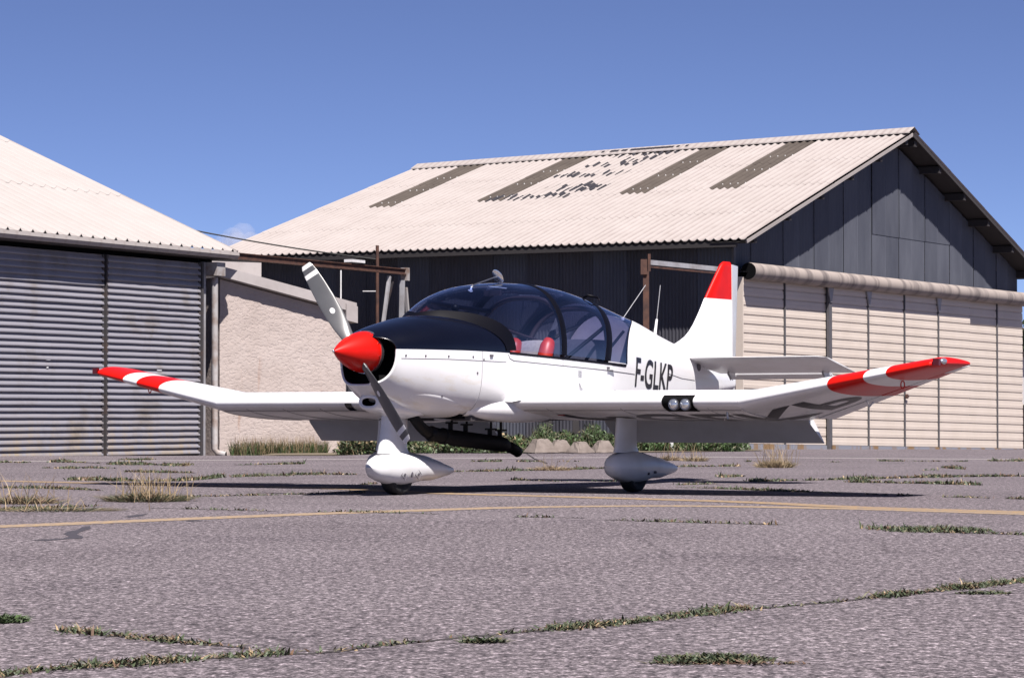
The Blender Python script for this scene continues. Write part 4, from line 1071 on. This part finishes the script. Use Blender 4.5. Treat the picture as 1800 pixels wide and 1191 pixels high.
for sd_ in (1, -1):
    vs = [2.6] + lin(2.6, BV[0], 6)[1:] + lin(BV[0], BV[1], 3)[1:] + lin(BV[1], BV[2], 3)[1:] + lin(BV[2], 4.14, 4)[1:]
    vs = [v * sd_ for v in vs]
    def mf(i, j, vs=vs):
        m = abs(vs[i] + vs[i+1]) / 2
        return 1 if (BV[0] < m < BV[1] or m > BV[2]) else 0
    ow = wing_mesh('outer_wing', vs, .76, [M_white2, M_red], mf, caps=(0, 0))
    # aileron
    P = []
    av = [2.66 * sd_] + [v for v in vs[1:]] 
    P = [loop(v, 1.0, 8, .768) for v in av]; n = len(P[0])
    def mfa(i, j, av=av):
        m = abs(av[i] + av[i+1]) / 2; return 1 if (BV[0] < m < BV[1] or (m > BV[2] and m < 3.97)) else 0
    mb = MB(); mb.grid(P, closed=True, mf=mfa, flip=sd_ > 0); mb.add(P[0], [tuple(range(n))]); mb.add(P[-1], [tuple(range(n))[::-1]])
    mb.build('aileron', [M_white2, M_red], ow, smooth=True, auto=42)
    # rounded tip
    T = []
    v0 = 4.14; L0 = loop(v0 * sd_, .76)
    for k, (dv, s) in enumerate(((0, 1), (.03, .93), (.055, .75), (.07, .45), (.075, .12))):
        row = []
        for p in L0:
            f = (p.x - 2.0) / 1.0
            cz = station(v0)[2] + (station(v0)[3] - station(v0)[2]) * (p.x - station(v0)[0]) / station(v0)[1]
            row.append(Vector((p.x + .10 * dv / .075 * (1 - (p.x - 2.05) / .8), p.y - (dv + .0) * sd_, cz + (p.z - cz) * s + dv * .2)))
        T.append(row)
    mb = MB(); mb.grid(T, closed=True, flip=sd_ > 0); mb.add(T[-1], [tuple(range(len(L0)))]); mb.build('wing_tip', M_red, ow, smooth=True, auto=60)
    # navigation light on the tip edge
    mb = MB(); c = Vector((2.20, -(4.205) * sd_, 1.062))
    mb.tube([c + Vector((-.05,0,0)), c + Vector((-.03,0,0)), c, c + Vector((.03,0,0)), c + Vector((.055,0,0))], [.004,.02,.026,.022,.004], 12); mb.build('navigation_light', M_lens, ow, smooth=True)
    mb = MB(); c = Vector((2.11, -(4.19) * sd_, 1.055)); mb.box(c - Vector((.02,.025,.026)), c + Vector((.02,.025,.026))); mb.build('light_socket', flat('dark_red_lens', (.12,.005,.008), .2), ow)
    # aileron hinge arms and tie-down ring
    mb = MB(); p = foil(3.2 * sd_, .76, False); mb.tube([p, p + Vector((.06, 0, -.05)), p + Vector((.13, 0, -.012))], .007, 6); mb.build('hinge_arm', M_white2, ow)
    p = foil(3.78 * sd_, .36, False); mb = MB(); mb.tube([p + Vector((0, .016 * math.cos(a), -.032 + .03 * math.sin(a))) for a in [2*PI*j/14 for j in range(15)]], .005, 6, caps=False); mb.build('tie_down_ring', M_red, ow)
    # flap, lowered, with its hinge line behind the rear spar
    for vin, vout in ((.60, 2.56),):
        hu, hz_, fch, dfl = 3.225, .622, .315, R(42)
        def fp(v, x, y): return A(hu + x * math.cos(dfl) + y * math.sin(dfl), v * sd_, hz_ - x * math.sin(dfl) + y * math.cos(dfl))
        prof_f = [(0,0),(.01,.030),(.05,.042),(.14,.032),(fch,.003),(fch,-.003),(.14,-.018),(.03,-.028),(0,-.02)]
        P = [[fp(v, x, y) for x, y in prof_f] for v in (vin, vout)]
        P[1] = [fp(vout + .03 * (x / fch), x, y) for x, y in prof_f]
        mb = MB(); mb.grid(P, closed=True, flip=sd_ < 0); n = len(prof_f); mb.add(P[0], [tuple(range(n))]); mb.add(P[1], [tuple(range(n))[::-1]]); mb.build('flap', M_white2, ap, smooth=True, auto=30)
# white trailing sliver beyond the red tip, wing-root fillet
for sd_ in (1, -1):
    P = []
    for i in range(25):
        u = 1.72 + 1.75 * i / 24; xc = min(max((u - 1.857) / 1.71, 0), .8); row = []
        grow = min(1, max(0, (u - 1.72) / .35)) ** .5
        for j in range(9):
            a = j / 8; vv = .30 + (.30 * grow + .10) * a
            pt = foil(vv, xc, True); sv = fw(u) 
            zt_ = pt.z + .16 * (1 - a) ** 2.2 * grow
            row.append(A(u, (.40 + (.30 * grow) * a + (sv - .50) * (1 - a)) * sd_, zt_ if u > 1.857 else .76 + (zt_ - .76) * grow))
        P.append(row)
    MB().grid(P, flip=sd_ < 0).build('root_fillet', M_white, cw_, smooth=True)
    P = []                                           # lower, rounded leading-edge root fairing
    for i in range(12):
        s = i / 11; u = 1.40 + 1.0 * s; r = .065 + .05 * math.sin(PI * min(1, s * .8)); cz = .705 - .012 * s
        P.append([A(u, (.285 + .20 * s ** .7 + r * 1.1 * math.cos(2*PI*j/16)) * sd_, cz + r * math.sin(2*PI*j/16)) for j in range(16)])
    MB().grid(P, closed=True).build('root_fairing', M_white, cw_, smooth=True)
# belly plate between cowling outlet and wing, cooling outlet
MB().box(A(1.44,-.36,.60), A(3.3,.36,.64)).build('belly_plate', M_darksteel, ap)
MB().box(A(1.36,-.30,.615), A(1.46,.30,.70)).build('cooling_outlet', M_dark, ap)
for v in (-2.3,-1.9,-1.5,-.8,.8,1.5,1.9,2.3):
    pts = [foil(v, x, False, .0005) for x in lin(.03, .78, 16)]; MB().tube(pts, .0035, 4).build('rib_tape', M_seamw, cw_)
for v in (-2.602, 2.602):
    pts = [foil(v, x, True, .0005) for x in lin(.76, .0, 20)] + [foil(v, x, False, .0005) for x in lin(.0, .76, 20)]; MB().tube(pts, .0035, 4).build('panel_joint', M_seamw, cw_)
pts = [foil(v, .06, False, .0005) for v in lin(-2.58, -.55, 10)]; MB().tube(pts, .003, 4).build('panel_joint', M_seam, cw_)
pts = [foil(v, .06, False, .0005) for v in lin(.55, 2.58, 10)]; MB().tube(pts, .003, 4).build('panel_joint', M_seam, cw_)
cj = []
for k in range(25):
    th = -PI * .5 * k / 24 * .8; p = sec(U_END, th, ft); cj.append((p.x, p.y * 1.001, p.z))
MB().tube(cj, .003, 5).build('cowl_joint', M_seamw, cowl)
# landing lights in the left leading edge
def le_patch(name, v0, v1, xl, xu, mat, off, par, n=10):
    P = []
    for i in range(n + 1):
        v = v0 + (v1 - v0) * i / n; row = []
        for k in range(13):
            q = -xl + (xl + xu) * k / 12; row.append(foil(v, abs(q) ** 1.6, q > 0, off) + Vector((-off, 0, 0)))
        P.append(row)
    return MB().grid(P, flip=True).build(name, mat, par, smooth=True)
lr_ = le_patch('lamp_recess', 1.915, 2.20, .20, .11, M_dark, .004, cw_)
for v in (2.03, 2.135):
    mb = MB(); c = Vector((1.850, -v, .732)); 
    mb.tube([c + Vector((.03,0,0)), c + Vector((-.012,0,0))], [.045,.045], 20); o = mb.build('lamp_rim', M_steel, cw_, smooth=True, auto=40)
    mb = MB(); mb.tube([c + Vector((-.010,0,0)), c + Vector((-.02,0,0)), c + Vector((-.028,0,0)), c + Vector((-.032,0,0))], [.040,.034,.02,.003], 20); mb.build('landing_light', M_lens, cw_, smooth=True)
le_patch('stall_vane_cover', -1.20, -1.13, .17, .0, M_black, .004, cw_, 4)
for v, xc in ((2.42, .10), (-.95, .12)):
    p = foil(v, xc, False); mb = MB(); mb.tube([p + Vector((0,0,.01)), p + Vector((0,0,-.055))], .010, 8); mb.tube([p + Vector((0,0,-.05)), p + Vector((-.05,.0,-.06))], .005, 6); mb.build('drain_pin', M_steel, cw_)
p = foil(.78, .2, False); mb = MB(); mb.box(p + Vector((-.02,-.03,-.004)), p + Vector((.02,.03,.006))); mb.build('red_marker', M_red, cw_)
p = foil(-.86, .12, False); mb = MB(); mb.box(p + Vector((-.02,-.03,-.014)), p + Vector((.02,.03,.006))); mb.build('red_marker', M_red, cw_)
# ---- undercarriage
def spat(u0, v, ln, dz=0.0):
    P = []
    st = [(0,.022,.24,.24),(.02,.05,.285,.19),(.06,.078,.315,.150),(.13,.102,.342,.125),(.22,.120,.358,.100),(.33,.127,.360,.092),(.45,.120,.345,.096),(.58,.100,.318,.120),(.72,.084,.298,.122),(.86,.056,.262,.146),(.95,.038,.238,.162),(1.0,.020,.220,.178)]
    for s, hw, zt_, zb_ in st:
        zc, hh = (zt_ + zb_) / 2 + dz, (zt_ - zb_) / 2
        P.append([A(u0 + ln * s, v + hw * math.copysign(abs(math.cos(a)) ** .85, math.cos(a)), zc + hh * math.copysign(abs(math.sin(a)) ** .85, math.sin(a))) for a in [2*PI*j/32 for j in range(32)]])
    mb = MB(); mb.grid(P, closed=True, flip=True); mb.add(P[0], [tuple(range(32))]); mb.add(P[-1], [tuple(range(32))[::-1]])
    return mb.build('wheel_fairing', M_white2, ap, smooth=True)
def wheel(u, v, r=.172, w=.062):
    prof_w = [(-w*.55, r*.55), (-w*.95, r*.72), (-w, r*.86), (-w*.8, r*.965), (-w*.3, r), (w*.3, r), (w*.8, r*.965), (w, r*.86), (w*.95, r*.72), (w*.55, r*.55)]
    P = [[A(u + rr * math.cos(a), v + dv, r + rr * math.sin(a)) for dv, rr in prof_w] for a in [2*PI*j/36 for j in range(37)]]
    t = MB().grid(P).build('tyre', M_tyre, ap, smooth=True)
    MB().tube([A(u, v - w*.6, r), A(u, v + w*.6, r)], r*.56, 24).build('wheel_hub', M_tyre, t, smooth=True, auto=40)
def leg(u0, u1, u0b, u1b, v, zt_, zb_, th):
    P = []
    for (a, b, z, t) in ((u0, u1, zt_, th), (u0 * .5 + u0b * .5, u1 * .5 + u1b * .5, (zt_ + zb_) / 2, th), (u0b, u1b, zb_ + .05, th * 1.0), (u0b - .015, u1b + .03, zb_, th * 1.15)):
        row = []
        for j in range(24):
            q = 2*PI*j/24; x = (1 - math.cos(q)) / 2; y = .9 * math.sin(q) * (1 - .55 * x) 
            row.append(A(a + (b - a) * x, v + y * t / 2, z))
        P.append(row)
    return MB().grid(P, closed=True, flip=False).build('leg_fairing', M_white2, ap, smooth=True)
for v in (1.2, -1.2):
    sp_ = spat(2.235, v, 1.17, -.012); wheel(2.66, v); leg(2.40, 2.72, 2.36, 2.72, v, .70, .335, .12)
    MB().tube([A(2.40 + .16, v, .655), A(2.40 + .16, v, .668)], .165, 24).build('leg_collar', M_seam, sp_)
    for du, z in ((.48, .135), (.60, .145)): MB().tube([A(2.235 + du, v + .095 * (1), z + .02), A(2.235 + du, v + .125, z + .02)], .011, 8).build('fairing_screw', M_seam, sp_)
nsp = spat(.487, 0, 1.22, -.012); wheel(.885, 0, .172, .066); leg(.70, 1.04, .64, 1.03, 0, .66, .335, .15)
mb = MB(); mb.tube([A(.487 + .44, .118, .165), A(.487 + .44, .128, .165)], .022, 12, sq=(.6, 1)); mb.build('axle_hole', M_seam, nsp)
for du in (-.10, .10):
    u0 = .487 + .44 + du; mb = MB(); q = [(0,.04),(.045,0),(0,-.04),(-.045,0),(0,.04)]
    mb.tube([A(u0 + a, .121 - abs(du) * .03, .165 + b_) for a, b_ in q], .0025, 5); mb.tube([A(u0, .12, .165), A(u0, .126, .165)], .012, 8); mb.build('fairing_mark', M_seam, nsp)
# ---- exhaust and silencer under the belly
ex = MB().tube([A(.95,.10,.66), A(1.02,.10,.60), A(1.08,.10,.555), A(1.16,.10,.515), A(1.24,.10,.495)], [.045,.045,.045,.048,.05], 16).build('exhaust_pipe', M_sootpipe, ap, smooth=True)
MB().tube([A(1.20,.10,.498), A(1.24,.10,.494), A(1.245,.10,.494), A(1.40,.10,.476), A(1.405,.10,.475), A(1.45,.10,.470), A(1.455,.10,.470), A(1.52,.10,.463), A(1.56,.10,.458), A(2.30,.10,.402), A(2.36,.10,.395), A(2.42,.10,.378)], [.05,.066,.060,.058,.068,.068,.058,.058,.068,.066,.062,.042], 18).build('silencer', M_sootpipe, ap, smooth=True, auto=35)
MB().tube([A(2.40,.10,.385), A(2.48,.10,.368), A(2.56,.10,.345), A(2.60,.10,.325)], [.045,.048,.047,.045], 16).build('tail_pipe', M_sootpipe, ap, smooth=True)
for u, z in ((1.55,.53),(1.78,.515),(2.16,.475),(2.32,.465)):
    mb = MB(); mb.tube([A(u,.10,z - .03), A(u,.10,.63)], .010, 6); mb.box(A(u - .05, .07, z + .045), A(u + .05, .13, z + .06)); mb.tube([A(u,.085,z-.01), A(u,.085,z+.05)], .018, 8); mb.build('silencer_hanger', M_sootpipe, ap)
MB().tube([A(1.2,.16,.612), A(1.9,.16,.598), A(2.5,.16,.592), A(3.0,.16,.592)], .008, 6).build('brake_line', M_seamw, ap)
# ---- tail
def surf(pts, th, n=12):                           # thin airfoil loop from leading to trailing edge
    (a, b) = pts; a, b = Vector(a), Vector(b); return a, b
def fin_loop(z, le, te, t, dy=0.0, tey=0.0, n=14, blunt=0.0):
    X = [(1 - math.cos(PI * i / n)) / 2 for i in range(n + 1)]; out = []
    f = lambda x: (1.48 * math.sqrt(x) - .63 * x - 1.76 * x**2 + 1.42 * x**3 - .51 * x**4) if not blunt else math.sqrt(max(0, 1 - (1 - min(1, x / .35)) ** 2)) * (1 - 0.15 * x)
    for x in X[::-1]: out.append(Vector((le + (te - le) * x, dy + tey * x + f(x) * t * .5 + (0), z)))
    for x in X[1:]: out.append(Vector((le + (te - le) * x, dy + tey * x - f(x) * t * .5, z)))
    return out
fle = pch([1.05,1.27,1.313,1.343,1.429,1.622,1.786,2.087,2.13,2.155], [5.30,5.42,5.555,5.66,5.86,6.075,6.213,6.50,6.545,6.60])
hinge = lambda z: 6.70 + .032 * (z - 1.24)
zs_ = [1.05,1.15,1.25,1.29,1.313,1.33,1.36,1.40,1.45,1.52,1.60,1.68,1.76,1.782] + lin(1.782, 2.10, 7)[1:] + [2.125,2.145,2.155]
P = []
for z in zs_:
    t = .115 - .055 * (z - 1.1); L_ = fin_loop(z, fle(z), hinge(z) - .004, t, blunt=1)
    if z > 2.13: L_ = [Vector((p.x, p.y * (.75 if z < 2.15 else .35), p.z)) for p in L_]
    P.append(L_)
mb = MB(); mb.grid(P, closed=True, mf=lambda i, j: 1 if zs_[i] >= 1.78 else 0); mb.add(P[-1], [tuple(range(len(P[0])))], 1)
fin = mb.build('fin', [M_white, M_red], ap, smooth=True, auto=50)
rt = R(14)                                          # rudder turned slightly
def rud(z):
    h0 = hinge(z); ch = (.232 + .10 * 0) + .115 * (z - .95) / 1.2 * .6 + .05; t = (.10 - .045 * (z - 1.1))
    X = lin(0, 1, 10); out = []
    yy = lambda x: t * .5 * (1 - x) ** .9 + .004
    pts = [(x * ch, yy(x)) for x in X[::-1]] + [(x * ch, -yy(x)) for x in X]
    return [Vector((h0 + .003 + x * math.cos(rt) - y * math.sin(rt) * 0, x * math.sin(rt) + y, z)) for x, y in pts]
P = [rud(z) for z in lin(.89, 2.13, 12)]
mb = MB(); mb.grid(P, closed=True); n = len(P[0]); mb.add(P[-1], [tuple(range(n))]); mb.add(P[0], [tuple(range(n))[::-1]]); mb.build('rudder', M_white2, ap, smooth=True, auto=35)
for sd_ in (1, -1):
    P = []; vs = lin(.16, 1.50, 8) + [1.54, 1.575, 1.60]
    for v in vs:
        le = 5.545 + (0 if v <= 1.5 else (v - 1.5) * .35); te = 6.235; row = []
        X = [(1 - math.cos(PI * i / 12)) / 2 for i in range(13)]; t = .085 * (1 if v < 1.55 else (.7 if v < 1.59 else .3))
        f = lambda x: (1.48 * math.sqrt(x) - .63 * x - 1.76 * x**2 + 1.42 * x**3 - .51 * x**4)
        zc = lambda u: 1.188 - (u - 5.55) * .205
        for x in X[::-1]: u = le + (te - le) * x; row.append(A(u, v * sd_, zc(u) + f(x) * t * .5))
        for x in X[1:]: u = le + (te - le) * x; row.append(A(u, v * sd_, zc(u) - f(x) * t * .5))
        P.append(row)
    mb = MB(); mb.grid(P, closed=True, flip=sd_ > 0); n = len(P[0]); mb.add(P[-1], [tuple(range(n))]); mb.add(P[0], [tuple(range(n))])
    stb = mb.build('tailplane', M_white2, ap, smooth=True, auto=50)
    mb = MB(); z0 = 1.188 - (6.235 - 5.55) * .205
    mb.add([A(6.25,.22*sd_,z0+.005),A(6.25,1.32*sd_,z0+.005),A(6.40,1.32*sd_,z0-.055),A(6.40,.22*sd_,z0-.055),A(6.25,.22*sd_,z0-.012),A(6.25,1.32*sd_,z0-.012)], [(0,1,2,3),(4,3,2,5),(0,4,5,1),(0,3,4),(1,5,2)]); mb.build('trim_tab', M_white2, stb)
    for v in (.30, 1.30):
        mb = MB(); mb.add([A(6.16,v*sd_,z0+.09),A(6.30,v*sd_,z0+.0),A(6.17,v*sd_,z0-.07),A(6.10,v*sd_,z0+.0)], [(0,1,2,3)]); mb.add([A(6.16,(v+.02)*sd_,z0+.09),A(6.30,(v+.02)*sd_,z0+.0),A(6.17,(v+.02)*sd_,z0-.07),A(6.10,(v+.02)*sd_,z0+.0)], [(3,2,1,0)]); mb.build('tab_horn', M_white2, stb)
mb = MB(); p = A(5.72, side_v(5.72, 1.12) + .002, 1.10); mb.tube([p, A(5.72, side_v(5.72,1.1)+.012, 1.10)], .035, 12); mb.build('hinge_plate', M_seam, ap)
# ---- aerials
an = MB().tube([A(4.60,0,1.52), A(4.605,0,1.545)], [.022,.014], 10).build('aerial', M_white, ap)
MB().tube([A(4.605,0,1.54), A(5.03,0,1.86)], .0035, 5).build('whip', M_seamw, an)
an = MB().tube([A(4.99,.12,1.38), A(5.03,.12,1.54)], [.015,.011], 10).build('aerial', M_white, ap)
MB().tube([A(5.03,.12,1.54), A(5.10,.12,1.86)], .0035, 5).build('whip', M_seamw, an)
# ---- tow mirror and arm, canopy fittings
mir = MB(); c0 = Vector(A(2.35, .05, 1.832)); nrm = Vector(A(-.80, .50, -.25)).normalized(); sx_ = nrm.cross(Vector((0,0,1))).normalized(); sy_ = sx_.cross(nrm)
tilt = (sx_ * .55 + sy_ * .83).normalized(); tl2 = nrm.cross(tilt).normalized()
P = []
for rr, d in ((.0, -.018), (.5, -.016), (.85, -.009), (1, 0), (1.0, .006), (.9, .008), (0, .008)):
    P.append([c0 + tilt * (.066 * rr * math.cos(2*PI*j/28)) + tl2 * (.036 * rr * math.sin(2*PI*j/28)) + nrm * d for j in range(28)])
mirror = mir.grid(P, closed=True).build('tow_mirror', M_chrome, ap, smooth=True, auto=40)
MB().tube([A(1.88,.08,1.70), A(1.90,.08,1.735), A(2.20,.06,1.80), c0], .006, 6).build('mirror_arm', M_steel, mirror)
MB().tube([A(1.87,.08,1.69), A(1.885,.08,1.72)], [.022,.014], 10).build('mirror_foot', M_chrome, mirror)
MB().tube([A(1.90,.08,1.715), A(2.12,.10,1.735), A(2.25,.2,1.72)], .005, 6).build('mirror_stay', M_steel, mirror)
MB().tube([A(3.72,.10,1.70), A(3.70,.15,1.715), A(3.78,.20,1.70), A(3.86,.17,1.68)], .012, 8).build('canopy_grip', M_frame, ap, smooth=True)
# ---- cabin: seats, roll bars, struts, dash things
def seat(u, v, w, ztop, cloth, bolster, hgt=.36):
    P = []
    for j in range(13):
        q = -1 + 2 * j / 12; row = []
        for k in range(11):
            s = k / 10; zz = ztop - hgt * (1 - s) - .018 * q * q * s; row.append((q, zz, s))
        P.append(row)
    mb = MB()
    for sgn in (-1, 1):
        G = [[A(u + .10 * s + sgn * (.045 * (1 - s ** 6) ** .5 + .004) * (1 - .35 * abs(q) ** 4), v + q * w / 2, zz) for (q, zz, s) in row] for row in P]
        mb.grid(G, flip=sgn > 0)
    st = mb.build('seat_back', cloth, ap, smooth=True)
    if bolster:
        for sgn in (-1, 1):
            mb = MB(); vv = v + sgn * (w / 2 - .02)
            mb.tube([A(u - .035, vv, ztop - hgt), A(u - .015, vv, ztop - .14), A(u + .025, vv, ztop - .06), A(u + .06, vv, ztop - .015), A(u + .085, vv, ztop - .005)], [.062,.066,.064,.05,.02], 14, sq=(1, 1)); mb.build('bolster', M_redseat, st, smooth=True)
for v in (.20, -.22): seat(2.62, v, .37, 1.292, M_seatcloth, True)
seat(3.60, 0, .74, 1.325, M_seatdark, False)
ringb = [Vector((4.16 + .10 * math.sin(t), sec(4.16, t, fc).y * .93, fs(4.16) - .10 + (sec(4.16, t, fc).z - fs(4.16) + .10) * .93)) for t in ths(30)]
MB().add([Vector((4.2, 0, fs(4.16) - .05))] + ringb, [(0, j + 1, j + 2) for j in range(30)]).build('rear_bulkhead', flat('pale_cabin_lining', (.50,.46,.50), .8), ap)
def arch(u0, u1, hw, zt_, r, mat, zb_=1.08, name='roll_bar'):
    pts = []
    for k in range(25):
        t = PI * k / 24; c, s = math.cos(t), math.sin(t)
        pts.append(A(u0 + (u1 - u0) * s, hw * math.copysign(abs(c) ** .75, c), zb_ + (zt_ - zb_) * abs(s) ** .75))
    MB().tube(pts, r, 8).build(name, mat, ap, smooth=True)
arch(2.74, 2.86, .455, 1.665, .022, M_tube); arch(3.55, 3.72, .42, 1.60, .024, M_tube)
MB().tube([A(1.75,-.36,1.50), A(2.8,-.40,1.46), A(3.7,-.38,1.32)], .016, 8).build('canopy_rail', M_tube, ap)
MB().tube([A(1.75,-.26,1.60), A(2.3,-.33,1.575), A(2.82,-.33,1.555)], .020, 8).build('canopy_rail', M_frame, ap)
MB().tube([A(3.68,.38,1.46), A(3.25,.10,1.08)], .018, 8).build('harness_strut', M_frame, ap)
MB().tube([A(4.05,.32,1.40), A(3.75,.2,1.08)], .014, 8).build('harness_strut', M_frame, ap)
MB().bar(A(3.95,-.30,1.52), A(3.62,-.30,1.12), .05, .03).build('harness_strut', M_seatdark, ap)
mb = MB(); mb.tube([A(1.60,.10,1.47), A(1.60,.10,1.50)], .012, 8); mb.tube([A(1.60,.10,1.50+.035*(1-math.cos(PI*k/8))) for k in range(9)], [max(.002, .035*math.sin(PI*k/8)) for k in range(9)], 12); mb.build('compass', M_frame, ap, smooth=True)
mb = MB(); mb.box(A(1.66,.02,1.475), A(1.80,.20,1.51)); mb.build('dash_unit', M_frame, ap)
P = [A(2.45 + .03 * math.cos(a), -.28 + .0, 1.36 + .055 * math.sin(a)) for a in lin(-.6, 3.7, 14)]
MB().tube(P, .014, 8).build('headset', M_seatdark, ap, smooth=True)
mb = MB(); mb.box(A(2.30,-.06,1.665), A(2.33,.10,1.715)); mb.build('roof_vent_panel', M_tube, ap)
MB().tube([A(2.05,.12,1.70), A(2.08,.18,1.715), A(2.10,.10,1.72)], .006, 6).build('canopy_catch', M_chrome, ap)
# ---- registration lettering, laid on the skin
def text_mesh(s):
    cu = bpy.data.curves.new('registration', 'FONT'); cu.body = s; cu.size = 1; cu.resolution_u = 6; cu.space_character = 1.0; cu.offset = .016
    o = bpy.data.objects.new('registration', cu); COL.objects.link(o)
    dg = bpy.context.evaluated_depsgraph_get(); me = bpy.data.meshes.new_from_object(o.evaluated_get(dg)); bpy.data.objects.remove(o)
    b = bmesh.new(); b.from_mesh(me); bpy.data.meshes.remove(me)
    bmesh.ops.triangulate(b, faces=b.faces[:])
    bmesh.ops.subdivide_edges(b, edges=[e for e in b.edges if e.calc_length() > .15], cuts=3); bmesh.ops.triangulate(b, faces=b.faces[:])
    V = [v.co.copy() for v in b.verts]; b.verts.index_update(); F = [tuple(v.index for v in f.verts) for f in b.faces]; b.free()
    return V, F
def embolden(V, F, k): return V, F
V, F = text_mesh('F-GLKP')
x0, x1 = min(v.x for v in V), max(v.x for v in V); y0, y1 = min(v.y for v in V), max(v.y for v in V)
for sd_ in (1, -1):
    Q = []
    for v in V:
        s = (v.x - x0) / (x1 - x0); r = (v.y - y0) / (y1 - y0)
        if sd_ < 0: s = 1 - s
        u = 4.07 + .93 * s + .055 * (r - .5) * sd_; z = (.900 - .045 * s) + .272 * r * (1 - .05 * s)
        Q.append(A(u, (side_v(u, z) + .0035) * sd_, z))
    mk('registration', Q, F if sd_ > 0 else [f[::-1] for f in F], M_letter, fus)
Q = []
for v in V:                                          # large letters under the left wing, tops towards the trailing edge
    s = (v.x - x0) / (x1 - x0); r = (v.y - y0) / (y1 - y0); vv = .75 + 2.55 * s; xc = .16 + .50 * r
    Q.append(foil(vv, xc, False, .0035))
mk('registration', Q, [f[::-1] for f in F], M_lettergrey, cw_)
